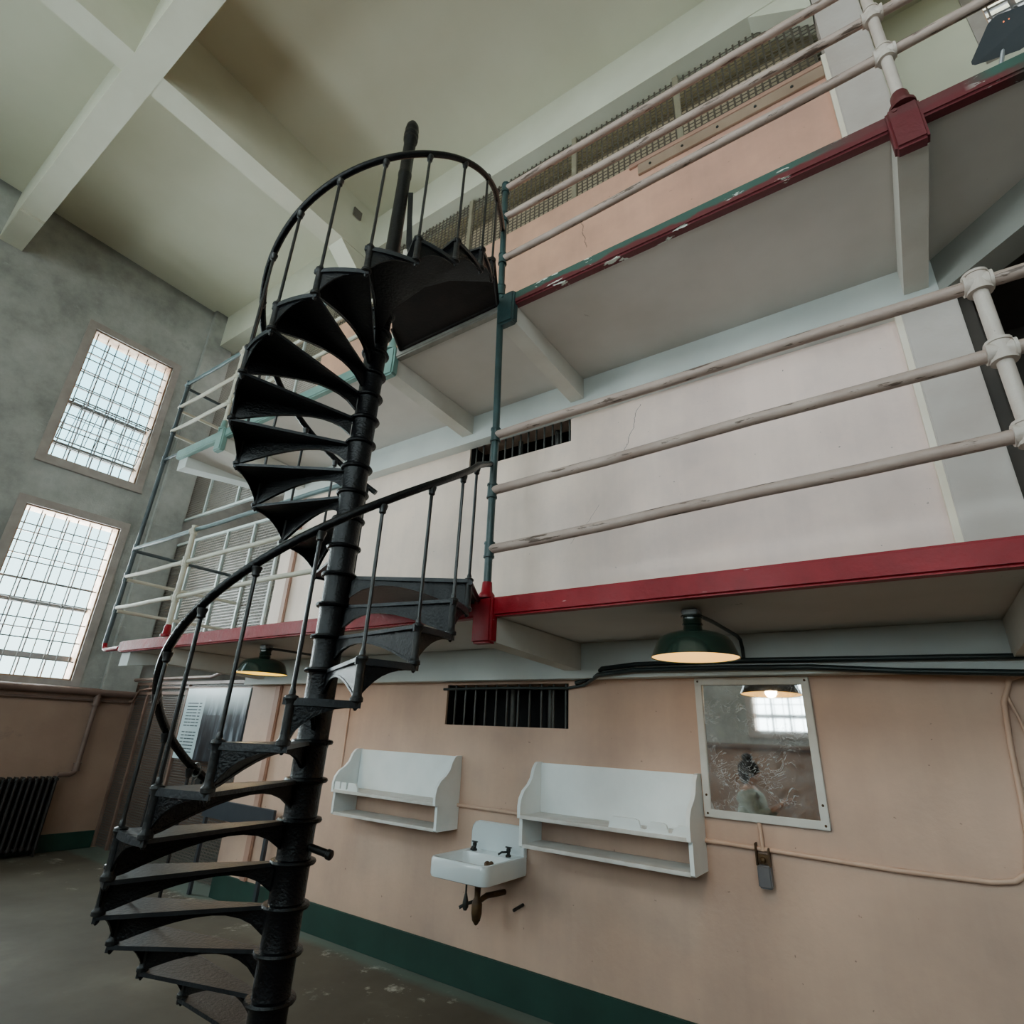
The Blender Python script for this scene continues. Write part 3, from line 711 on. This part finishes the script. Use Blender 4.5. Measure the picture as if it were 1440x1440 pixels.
# ------------------------------------------------------------------ wall shelves
def shelf(label, x0, x1, holder):
    t = thing('wall_shelf', ((x0+x1)/2, YW, .95), label, 'shelf')
    yb = YW-.003; z0, zm, z1 = .955, 1.15, 1.467
    sd = [(yb, z0), (3.56, z0), (3.545, z0+.01), (3.545, zm-.02), (3.515, zm-.02), (3.512, zm+.05), (3.525, zm+.10), (3.56, zm+.145), (3.62, zm+.18), (3.66, zm+.22), (3.685, zm+.28), (3.70, z1-.02), (3.72, z1), (3.745, z1+.006), (yb, z1+.006)]
    for x in (x0, x1-.024):
        MB().prism([(x, y, z) for y, z in sd], (.024, 0, 0)).build('side_panel', M['white'], t, 30)
    MB().box(x0+.024, x1-.024, yb-.022, yb, zm, z1, .002).build('back_panel', M['white'], t, 0)
    MB().box(x0+.024, x1-.024, 3.512, yb-.02, zm-.022, zm, .003).build('shelf_board', M['whitecream'], t, 0)
    MB().box(x0+.024, x1-.024, 3.547, yb, z0, z0+.022, .003).build('shelf_board', M['whitecream'], t, 0)
    h0, h1 = holder; w = h1-h0
    pr = [(h0, 0), (h0, .055), (h0+.01, .062)] if holder[0] > x0+.1 else [(h0, 0), (h0, .062)]
    ns = (.33, .62)
    poly = [(h0, 0), (h0, .062)]
    L = []
    if x1-h1 < .1:     # rounded end on the left, notches towards the right
        L = [(0, 0), (.02, .045), (.06, .062), (.36, .062), (.41, .055), (.43, .018), (.47, .012), (.51, .018), (.53, .052), (.56, .058), (.72, .058), (.76, .05), (.78, .012), (.82, .008), (.86, .045), (.90, .055), (1, .055), (1, 0)]
    else:
        L = [(0, 0), (0, .062), (.22, .062), (.23, .010), (.28, .010), (.29, .060), (.50, .060), (.51, .010), (.57, .010), (.58, .062), (.82, .062), (.92, .052), (.98, .03), (1, 0)]
    MB().prism([(h0+w*a, 3.522, zm+b) for a, b in L], (0, .016, 0)).build('toothbrush_holder', M['white'], t, 30)
    return t
t = shelf('white wooden two-tier wall shelf left of sink, notched holder at left', -4.25, -3.06, (-4.22, -3.93))
MB().box(-4.275, -4.252, 3.56, 3.60, 1.00, 1.13, .003).build('side_bracket', M['galv'], t, 0)
shelf('white wooden two-tier wall shelf right of sink, notched holder at right', -2.325, -1.155, (-1.66, -1.18))

# ------------------------------------------------------------------ wash basin
t = thing('wash_basin', (-2.67, YW, .46), 'small white porcelain wash basin on wall between two shelves', 'sink')
def rrect(x0, x1, y0, y1, r, z, n=5, back_r=None):
    P = []
    for cx, cy, a0, rr in ((x1-r, y0+r, -90, r), (x1-(back_r or r), y1-(back_r or r), 0, back_r or r), (x0+(back_r or r), y1-(back_r or r), 90, back_r or r), (x0+r, y0+r, 180, r)):
        for k in range(n+1):
            a = rad(a0+90*k/n); P.append((cx+rr*math.cos(a), cy+rr*math.sin(a), z))
    return P
def loft(m, loops, capb=True, capt=True):
    V = [[m.bm.verts.new(p) for p in L] for L in loops]
    n = len(V[0])
    for A, B in zip(V, V[1:]):
        for j in range(n): m.bm.faces.new((A[j], A[(j+1) % n], B[(j+1) % n], B[j]))
    if capb: m.bm.faces.new(V[0][::-1])
    if capt: m.bm.faces.new(V[-1])
m = MB(); x0, x1, y0, y1 = -2.905, -2.415, 3.315, 3.797; br = .01
loops = [rrect(x0+.03, x1-.03, y0+.03, y1, .05, .735, 5, br), rrect(x0+.004, x1-.004, y0+.004, y1, .05, .745, 5, br), rrect(x0, x1, y0, y1, .05, .76, 5, br), rrect(x0, x1, y0, y1, .05, .845, 5, br), rrect(x0+.006, x1-.006, y0+.006, y1, .05, .858, 5, br), rrect(x0+.018, x1-.018, y0+.018, y1, .045, .860, 5, br),
         rrect(x0+.036, x1-.036, y0+.036, y1-.12, .045, .852, 5, .04), rrect(x0+.055, x1-.055, y0+.055, y1-.135, .05, .80, 5, .05), rrect(x0+.10, x1-.10, y0+.09, y1-.17, .06, .765, 5, .06), rrect(x0+.20, x1-.20, y0+.17, y1-.24, .03, .758, 5, .03)]
loft(m, loops); m.build('basin', M['porcelain'], t, 50)
m = MB()
P = [(x0+.004, .85), (x0+.004, .97), (x0+.012, 1.005), (x0+.035, 1.032), (x0+.07, 1.042), (x1-.07, 1.042), (x1-.035, 1.032), (x1-.012, 1.005), (x1-.004, .97), (x1-.004, .85)]
cx = (x0+x1)/2; cz = .94
def insetp(p, k): return (p[0]+(cx-p[0])*k, p[1]+(cz-p[1])*k if p[1] > .86 else p[1])
loops = [[(x, y1, z) for x, z in P], [(x, y1-.02, z) for x, z in P], [(insetp(q, .04)[0], y1-.030, insetp(q, .08)[1]) for q in P], [(insetp(q, .13)[0], y1-.026, insetp(q, .22)[1]) for q in P]]
loft(m, loops); m.build('backsplash', M['porcelain'], t, 50)
for x in (-2.82, -2.52):
    f = MB(); f.lathe([(.020, 0), (.020, .012), (.012, .018), (.012, .03), (.016, .036), (.016, .052), (.006, .058)], (x, 3.715, .852), 12, True, True)
    f.tube([(x, 3.715, .882), (x+(.02 if x < -2.7 else -.02), 3.66, .886), (x+(.03 if x < -2.7 else -.03), 3.635, .874)], .007, 8); f.box(x-.028, x+.028, 3.709, 3.721, .907, .915, .003)
    f.build('tap', M['darkmetal'], t, 50)
f = MB(); f.lathe([(.022, 0), (.022, .018), (.016, .026), (.006, .03)], (-2.615, 3.60, .80), 12, True, True); f.sphere((-2.585, 3.605, .815), .018, 10, 8)
f.build('plug', M['brass'], t, 50)
m = MB(); m.lathe([(.035, .735), (.034, .70), (.022, .69), (.020, .62), (.030, .60), (.036, .58), (.036, .53), (.028, .49), (.010, .465), (0, .46)], (-2.655, 3.56, 0), 16)
m.tube([(-2.64, 3.565, .60), (-2.62, 3.62, .625), (-2.60, 3.70, .625), (-2.60, YW, .62)], .018, 10)
m.build('waste_trap', M['brass'], t, 50)
m = MB(); m.tube([(-2.80, 3.62, .74), (-2.80, 3.62, .57)], .007, 8); m.lathe([(.008, .08), (.02, .03), (.022, 0), (.012, -.02)], (-2.80, 3.62, .53), 10, True, True)
m.tube([(-2.83, 3.59, .525), (-2.80, 3.62, .545), (-2.72, 3.70, .575), (-2.66, YW, .60)], .011, 8)
m.build('supply_pipe', M['darkmetal'], t, 50)
MB().tube([(-2.45, 3.70, .555), (-2.44, YW, .57)], .011, 8).build('pipe_stub', M['darkmetal'], t, 50)

# ------------------------------------------------------------------ mirror
t = thing('wall_mirror', (-.81, YW, 1.235), 'scratched wall mirror in white wooden frame below right lamp', 'mirror')
x0, x1, z0, z1 = -1.146, -.476, 1.24, 2.04; fw = .043
m = MB()
m.box(x0, x0+fw, 3.775, YW, z0, z1, .003).box(x1-fw, x1, 3.775, YW, z0, z1, .003).box(x0+fw, x1-fw, 3.775, YW, z1-fw, z1, .003).box(x0, x1, 3.7745, YW, z0, z0+fw, .003)
m.build('frame', M['framew'], t, 0)
zm_ = (z0+z1)/2; m = MB().box(x0+fw-.004, x1-fw+.004, -.001, .001, z0+fw-.004-zm_, z1-fw+.004-zm_)
m.xform(Matrix.Translation((0, 3.7905, zm_)) @ Matrix.Rotation(-.0205, 4, 'X')); m.build('mirror_glass', M['mirror'], t, 0)
for x in (x0+.021, x1-.021):
    for z in (z0+.021, z1-.021, z0+.12): MB().sphere((x, 3.774, z), .007, 8, 6).build('screw', M['brass'], t, 50)

# ------------------------------------------------------------------ lamps
def lamp(label, x, glow):
    y, zr = 2.88, 2.045
    t = thing('pendant_lamp', (x, y, zr), label, 'lamp', 'green enamel lamps under the lower gallery')
    m = MB(); m.lathe([(.214, .004), (.217, 0), (.214, .008), (.200, .040), (.186, .075), (.168, .100), (.135, .117), (.090, .130), (.052, .138), (.048, .145), (.046, .160), (.052, .168), (.050, .172), (.046, .180), (.048, .200), (.056, .206), (.056, .214), (.045, .218), (.0, .218)], (x, y, zr), 36)
    m.build('lamp_shade', M['shade'], t, 40)
    m = MB(); m.lathe([(.211, .004), (.196, .040), (.182, .073), (.164, .096), (.13, .112), (.06, .125), (0, .128)], (x, y, zr), 36)
    m.build('reflector', glow, t, 60, 'glowing warm inside of shade')
    MB().sphere((x, y, zr+.065), .032, 14, 10).build('bulb', M['bulb'], t, 60)
    MB().box(x-.042, x+.042, y-.042, y+.042, zr+.218, 2.29, .006).build('junction_box', M['galv'], t, 30)
    m = MB(); m.tube([(x+.03, y, 2.262), (x+.05, y+.2, 2.262), (x+.06, 3.55, 2.262), (x+.063, 3.62, 2.25), (x+.063, 3.655, 2.20), (x+.063, 3.66, 2.12)], .011, 10)
    m.build('supply_conduit', M['conduit'], t, 50)
    l = bpy.data.lights.new('lamp_light', 'POINT'); l.energy = 5; l.color = (1, .72, .40); l.shadow_soft_size = .04
    lo = bpy.data.objects.new('lamp_light', l); COL.objects.link(lo); lo.parent = t; lo.location = (0, 0, .02)
lamp('lit green enamel lamp hanging above the mirror', -.86, M['lampin'])
M['lampin2'] = emis('glowing_yellow_enamel', (1.0, .60, .05, 1), 1.15)
lamp('lit green enamel lamp hanging left of the staircase column', -4.62, M['lampin2'])

# ------------------------------------------------------------------ conduits and pipes on the walls
def pipe(name, label, cat, pts, r, mat, n=10, clips=None):
    o = MB().tube(pts, r, n).build(name, mat, None, 50); return tag(o, label, cat)
y = 3.665
pipe('conduit', 'black conduit along wall top above mirror, upper of two', 'pipe', [(-2.02, 3.78, 2.02), (-1.86, 3.76, 2.065), (-1.75, y, 2.105), (-1.5, y-.01, 2.125), (-.9, y-.01, 2.13), (.5, y-.01, 2.105), (3.5, y-.01, 2.08)], .016, M['conduit'])
pipe('conduit', 'black conduit crossing the barred vent and drooping above mirror, lower of two', 'pipe', [(-3.30, 3.782, 1.985), (-2.7, 3.782, 1.992), (-2.1, 3.782, 1.985), (-1.95, 3.782, 2.005), (-1.78, y-.005, 2.062), (-1.5, y-.02, 2.086), (-.9, y-.02, 2.086), (-.45, y-.02, 2.078), (-.2, y-.02, 2.06), (.0, y-.02, 2.045), (.5, y-.02, 2.025), (3.5, y-.02, 2.0)], [.011]*4+[.017]*8, M['conduit'])
pipe('conduit', 'pink painted conduit running level below mirror and bending up at right', 'pipe', [(-3.8, 3.782, 1.125), (-2.3, 3.782, 1.12), (-1.0, 3.782, 1.113), (-.2, 3.782, 1.098), (.16, 3.782, 1.104), (.25, 3.782, 1.12), (.30, 3.782, 1.16), (.335, 3.782, 1.30), (.35, 3.782, 1.45), (.365, 3.782, 1.70), (.385, 3.782, 1.90), (.43, 3.782, 2.01), (.50, 3.782, 2.04)], .0125, M['pinkpipe'])
pipe('conduit', 'thin pink conduit beside the bend at right edge', 'pipe', [(.40, 3.785, 1.95), (.43, 3.785, 1.80), (.47, 3.785, 1.55), (.50, 3.785, 1.30), (.52, 3.785, .0)], .007, M['pinkpipe'])
pipe('conduit', 'vertical pink conduit on wall left of left shelf', 'pipe', [(-4.484, 3.785, 2.04), (-4.484, 3.785, 1.13), (-4.40, 3.785, 1.125), (-4.0, 3.785, 1.125)], .010, M['pinkpipe'])
t = thing('wall_fixture', (-.836, 3.78, .92), 'small grey box on brown bracket hanging below the mirror', 'fixture')
MB().tube([(-.84, 3.785, 1.24), (-.836, 3.78, 1.16), (-.835, 3.775, 1.10)], .011, 8).build('drop_pipe', M['pinkpipe'], t, 50)
m = MB(); m.box(-.872, -.864, 3.745, 3.79, 1.03, 1.14, .002).box(-.806, -.798, 3.745, 3.79, 1.03, 1.12, .002).box(-.87, -.80, 3.77, 3.79, 1.035, 1.085, .004); m.sphere((-.836, 3.755, 1.06), .016, 8, 6)
m.build('bracket', M['brass'], t, 30)
MB().box(-.868, -.796, 3.735, 3.79, .925, 1.035, .008, 3).build('box_body', simple('grey_box_paint', srgb(86, 84, 88), srgb(100, 98, 100), 8, .45), t, 30)
# end wall pipes and radiator
def xpipe(m, y0, y1, z, r, d): m.cyl((XE+d, y0, z), (XE+d, y1, z), r, n=14)
m = MB(); xpipe(m, YF+.1, 3.95, 1.955, .05, .07)
tag(m.build('heating_pipe', M['brownpipe'], None, 50), 'thick brown heating pipe running along end wall below windows', 'pipe')
m = MB(); xpipe(m, YF+.1, 3.9, 1.845, .018, .03)
tag(m.build('heating_pipe', M['brownpipe'], None, 50), 'thin brown pipe just under the thick heating pipe on end wall', 'pipe')
m = MB(); m.cyl((XE+.2, YF+.07, 1.955), (XR-.05, YF+.07, 1.955), .05, n=14)
tag(m.build('heating_pipe', M['brownpipe'], None, 50), 'heating pipe on the far wall, seen only reflected in the mirror', 'pipe')
t = thing('riser_pipe', (XE+.08, 3.46, .9), 'vertical brown pipe dropping from heating pipe to radiator', 'pipe')
m = MB().tube([(XE+.08, 3.47, 1.93), (XE+.08, 3.47, 1.80), (XE+.10, 3.465, 1.0), (XE+.10, 3.45, .93), (XE+.12, 3.40, .91), (XE+.12, 3.27, .91)], .032, 12); m.build('pipe', M['brownpipe'], t, 50)
for zz in (1.83, 1.0):
    m = MB(); tee(m, (XE+.09, 3.467, zz), (0, 0, 1), .034); m.build('pipe_fitting', M['brownpipe'], t, 50)
t = thing('radiator', (XE+.15, 2.45, 0), 'dark cast-iron column radiator on floor by end wall', 'radiator')
for k in range(24):
    yy = 3.24-.068*k
    m = MB()
    for d in (.09, .15, .21): m.tube([(XE+d, yy, .08), (XE+d, yy, .86)], .018, 8)
    m.box(XE+.07, XE+.23, yy-.028, yy+.028, .83, .90, .02, 3).box(XE+.07, XE+.23, yy-.028, yy+.028, .06, .13, .02, 3)
    m.build('section', M['rad'], t, 50)
m = MB()
for yy in (3.24, 1.70): m.box(XE+.08, XE+.10, yy-.01, yy+.01, 0, .08).box(XE+.20, XE+.22, yy-.01, yy+.01, 0, .08)
m.build('feet', M['rad'], t, 0)
# two thin pipes above the gate at gallery soffit
pipe('conduit', 'pink-brown pipe above the mesh gate stepping down at left', 'pipe', [(XE+.05, 3.90, 1.86), (-9.35, 3.90, 1.86), (-9.22, 3.90, 2.02), (-8.6, 3.90, 2.05), (-6.2, 3.90, 2.03)], .014, M['gatepost'])
pipe('conduit', 'brown pipe run directly above the mesh gate frame', 'pipe', [(-9.45, 3.88, 2.16), (-7.3, 3.88, 2.17), (-7.05, 3.86, 2.21), (-6.3, 3.86, 2.20)], .022, M['brownpipe'])

# ------------------------------------------------------------------ information sign and dark panel
t = thing('information_sign', (-7.07, 3.88, 1.2), 'pale printed information sign with dark photograph on mesh gate', 'sign')
MB().box(-7.78, -6.36, 3.872, 3.886, 1.20, 2.03, .002).build('sign_face', M['sign'], t, 0)
MB().box(-7.775, -6.34, 3.887, 3.915, 1.205, 2.025, .004).build('backing_frame', M['slate'], t, 0)
o = MB().box(-6.5, -5.24, 3.69, 3.72, .70, .875, .004).box(-6.45, -6.41, 3.69, 3.72, 0, .70).box(-5.33, -5.29, 3.69, 3.72, 0, .70).build('low_panel', M['slatepanel'], None, 0)
tag(o, 'low dark slate panel on legs behind the staircase', 'panel')

# ------------------------------------------------------------------ barred vents
def vent(label, w, n, stubs):
    t = thing('barred_vent', ((w[0]+w[1])/2, YW, w[2]), label, 'vent')
    for k in range(n):
        x = w[0]+(w[1]-w[0])*(k+.6)/n
        MB().cyl((x, YW+.04, w[2]), (x, YW+.04, w[3]), .0085, n=8).build('bar', M['barmetal'], t, 50)
    for x in stubs:
        MB().cyl((x, YW+.2, w[2]-.25), (x, YW+.2, w[3]+.2), .025, n=10).build('inner_pipe', M['barmetal'], t, 50)
vent('dark barred vent opening in lower wall above the left shelf', V1, 11, (-2.72, -2.36))
vent('dark barred vent opening behind upper bar of lower gallery railing', V2, 13, (-2.75, -2.33))

# ------------------------------------------------------------------ small items
o = MB().box(-5.325, -5.30, 3.28, 3.42, 8.42, 8.56, .003).build('junction_box', M['bracket'], None, 0)
tag(o, 'small square grey cover plate high on ceiling beam side', 'cover plate')
o.data.materials[0] = M['dkwall']
t = thing('grey_panel', (.93, 2.80, T3), 'dark grey glossy panel leaning above upper gallery edge, top right', 'panel')
A, B, C, D = Vector((.838, 2.75, 4.966)), Vector((.932, 2.60, 5.043)), Vector((1.13, 2.58, 4.975)), Vector((1.05, 2.74, 4.90))
nrm = (B-A).cross(D-A).normalized()
if nrm.y > 0: nrm = -nrm
def corner(p, q, r, f=.12): return [p+(q-p)*f, p+(q-p)*f*.35+(r-p)*f*.35, p+(r-p)*f]
poly = corner(A, D, B)+corner(B, A, C)+corner(C, B, D)+corner(D, C, A)
MB().prism(poly, -nrm*.02).build('panel', M['greypanel'], t, 20)
m = MB(); c = (A+D)*.5-nrm*.02; m.tube([(.93, 2.80, T3), (.93, 2.80, 4.82), tuple(c+(B-A)*.3)], .010, 8); m.box(.87, .99, 2.76, 2.84, T3, T3+.012, .003); m.build('stand', M['galv'], t, 40)
for u, v in ((.30, .80), (.38, .82), (.58, .88), (.64, .90)):  # glowing dots imitate orange lamp reflections on the panel
    MB().sphere(A+(B-A)*v+(D-A)*u+nrm*.001, .004, 8, 6).build('lamp_reflection', M['orange'], t, 50, 'small orange lamp reflection made as a glowing dot')

# ------------------------------------------------------------------ visitor seen in the mirror
def skin_mesh(name, verts, edges, radii, mat, parent, sub=2, root=0):
    me = bpy.data.meshes.new(name); me.from_pydata(verts, edges, [])
    o = bpy.data.objects.new(name, me); COL.objects.link(o); o.parent = parent
    sk = o.modifiers.new('skin', 'SKIN'); sk.use_smooth_shade = True
    bpy.context.view_layer.update()
    d = me.skin_vertices[0].data
    for i, r in enumerate(radii): d[i].radius = (r, r) if not isinstance(r, tuple) else r
    for i in range(len(verts)): d[i].use_root = (i == root)
    ss = o.modifiers.new('sub', 'SUBSURF'); ss.levels = sub; ss.render_levels = sub
    me.materials.append(mat); return o
pt = thing('person', (-1.74, 0, 0), 'person with dark bun and sage top raising both hands, reflected in mirror', 'person')
V = []; E = []; RR = []
def jn(p, r, par=None):
    V.append(p); RR.append(r)
    if par is not None: E.append((par, len(V)-1))
    return len(V)-1
pel = jn((0, 0, .86), (.15, .115)); ab = jn((.0, 0, 1.0), (.125, .10), pel); ch = jn((0.01, 0, 1.13), (.14, .105), ab)
ns = jn((.0, 0, 1.225), (.085, .075), ch); nk = jn((.012, 0, 1.285), .046, ns)
h0 = jn((.035, 0, 1.335), (.062, .066), nk); h1 = jn((.040, 0, 1.395), (.078, .085), h0); h2 = jn((.028, 0, 1.455), (.072, .085), h1)
for s in (-1, 1):
    hp = jn((0, .085*s, .80), .095, pel); kn = jn((.03, .095*s, .44), .058, hp); ca = jn((-.01, .095*s, .28), .052, kn); an = jn((-.02, .095*s, .08), .036, ca); ft = jn((.08, .105*s, .035), .036, an); to = jn((.15, .11*s, .028), .028, ft)
    sh = jn((-.005, .145*s, 1.20), .055, ns); el = jn((.09, .19*s, .985), .042, sh); wr = jn((.28, .115*s, 1.09), .027, el)
    pa = jn((.335, .085*s, 1.125), (.030, .020), wr)
    for q, (dx, dz, L) in enumerate(((.04, .030, .05), (.045, .016, .055), (.043, .0, .05), (.036, -.014, .04))):
        a = jn((.335+dx, .075*s, 1.130+dz), .0095, pa); b = jn((.335+dx+L*.5, .055*s, 1.135+dz*1.25), .0088, a); jn((.335+dx+L*.65, .030*s, 1.14+dz*1.3), .008, b)
    a = jn((.335, .058*s, 1.152), .010, pa); jn((.352, .038*s, 1.178), .009, a)
skin_mesh('body', V, E, RR, M['skin'], pt)
# face details
m = MB(); m.sphere((.118, 0, 1.392), .013, 8, 6, (1.1, .8, 1.3)); m.sphere((.108, 0, 1.352), .012, 8, 6, (.6, 1.6, .5)); m.sphere((.03, .083, 1.395), .02, 8, 6, (.8, .4, 1.3)); m.sphere((.03, -.083, 1.395), .02, 8, 6, (.8, .4, 1.3))
m.build('face_features', M['skin'], None, 60).parent = pt
m = MB(); m.sphere((.105, .03, 1.412), .009, 8, 6); m.sphere((.105, -.03, 1.412), .009, 8, 6); o = m.build('eyes', M['hair'], None, 60); o.parent = pt
m = MB(); m.sphere((.002, 0, 1.435), .113, 18, 12, (1.02, .98, .92)); m.sphere((-.035, 0, 1.375), .085, 14, 10, (.85, 1.1, 1.1)); m.sphere((.0, 0, 1.555), .052, 14, 10, (1.1, 1.1, .9)); m.sphere((.0, 0, 1.515), .04, 12, 8, (1.2, 1.2, .6))
o = m.build('hair', M['hair'], None, 60); o.parent = pt
V = []; E = []; RR = []
e = jn((0, 0, .72), (.185, .15)); a = jn((0, 0, .86), (.185, .15), e); b = jn((0, 0, 1.0), (.17, .14), a); c = jn((.008, 0, 1.13), (.175, .14), b); d = jn((.0, 0, 1.225), (.11, .095), c)
for s in (-1, 1):
    sh = jn((-.005, .16*s, 1.195), .082, d); el = jn((.09, .198*s, .985), .066, sh); jn((.23, .135*s, 1.06), .043, el)
skin_mesh('knit_top', V, E, RR, M['top'], pt)
V = []; E = []; RR = []
a = jn((0, 0, .87), (.155, .125))
for s in (-1, 1):
    hp = jn((0, .087*s, .79), .105, a); kn = jn((.03, .095*s, .44), .07, hp); jn((-.015, .095*s, .12), .055, kn)
skin_mesh('trousers', V, E, RR, M['trousers'], pt)
o = MB().box(.375, .384, -.075, .075, 1.10, 1.17, .004, 2).build('smartphone', M['phone'], None, 30)
o.scale = (1.07,)*3; o.location = (-1.74, 0, 0); pt.scale = (1.07,)*3; tag(o, 'dark smartphone held by the person reflected in mirror', 'phone')

# ------------------------------------------------------------------ light
def area(name, loc, rot, sx, sy, e, col=(.97, .985, 1.0)):
    l = bpy.data.lights.new(name, 'AREA'); l.shape = 'RECTANGLE'; l.size = sx; l.size_y = sy; l.energy = e; l.color = col
    o = bpy.data.objects.new(name, l); COL.objects.link(o); o.location = loc; o.rotation_euler = rot; return o
for (a0, a1, z0, z1) in WIN:  # also behind the added, unseen pair
    area('window_daylight', (XE-.45, (a0+a1)/2, (z0+z1)/2), (0, rad(-90), 0), z1-z0+.2, a1-a0+.2, (85 if z0 > 5 else 270) if a0 > 0 else (40 if z0 > 5 else 150))
for (a0, a1, z0, z1) in FWIN:  # most of these openings are unseen and added for light
    e = (55 if a0 < -4 else 155) if z0 > 5 else (75 if a0 < -1.9 else 45)
    area('window_daylight', ((a0+a1)/2, YF-.45, (z0+z1)/2), (rad(90), 0, 0), a1-a0+.2, z1-z0+.2, e)
area('window_daylight', (2.3, 5.5, 8.1), (rad(-90), 0, 0), 1.1, 1.0, 40)
area('corridor_fill', (-7.8, 5.5, CE-.05), (0, 0, 0), 2.6, 2.0, 60, (1, .97, .92))  # fill lamp under the closed ceiling, no skylight there
area('attic_fill', (-2.9, 4.33, CE-.05), (0, 0, 0), 6.0, .3, 10, (1, .96, .88))  # fill lamp added to lighten the wall behind the upper mesh
W = bpy.data.worlds.new('World'); S.world = W; W.use_nodes = True
bg = W.node_tree.nodes['Background']
tc = W.node_tree.nodes.new('ShaderNodeTexCoord'); sp = W.node_tree.nodes.new('ShaderNodeSeparateXYZ'); rp = W.node_tree.nodes.new('ShaderNodeValToRGB')
W.node_tree.links.new(tc.outputs['Generated'], sp.inputs[0]); W.node_tree.links.new(sp.outputs['Z'], rp.inputs['Fac'])
rp.color_ramp.elements[0].position = 0.0; rp.color_ramp.elements[0].color = (.80, 1.0, 1.0, 1)
rp.color_ramp.elements[1].position = .62; rp.color_ramp.elements[1].color = (.26, .72, .90, 1)
W.node_tree.links.new(rp.outputs['Color'], bg.inputs['Color']); bg.inputs['Strength'].default_value = 3.2

# ------------------------------------------------------------------ camera
cam = bpy.data.cameras.new('camera'); co = bpy.data.objects.new('camera', cam); COL.objects.link(co)
right = Vector((.82593664, .56221389, .04176369)); down = Vector((-.17815781, .33057548, -.92681155)); fwd = Vector((-.53487238, .75804709, .37319719))
mt = Matrix((right, -down, -fwd)).transposed().to_4x4(); mt.translation = (0, 0, 1.65)
co.matrix_world = mt
cam.sensor_fit = 'HORIZONTAL'; cam.sensor_width = 36; cam.lens = 36*776.48/1440; cam.clip_start = .02; cam.clip_end = 200
S.camera = co
S.view_settings.view_transform = 'AgX'; S.view_settings.look = 'AgX - Base Contrast'; S.view_settings.exposure = 0.68
S.cycles.max_bounces = 8; S.cycles.diffuse_bounces = 4; S.cycles.transparent_max_bounces = 16
S.cycles.caustics_reflective = False; S.cycles.caustics_refractive = False; S.cycles.sample_clamp_indirect = 4
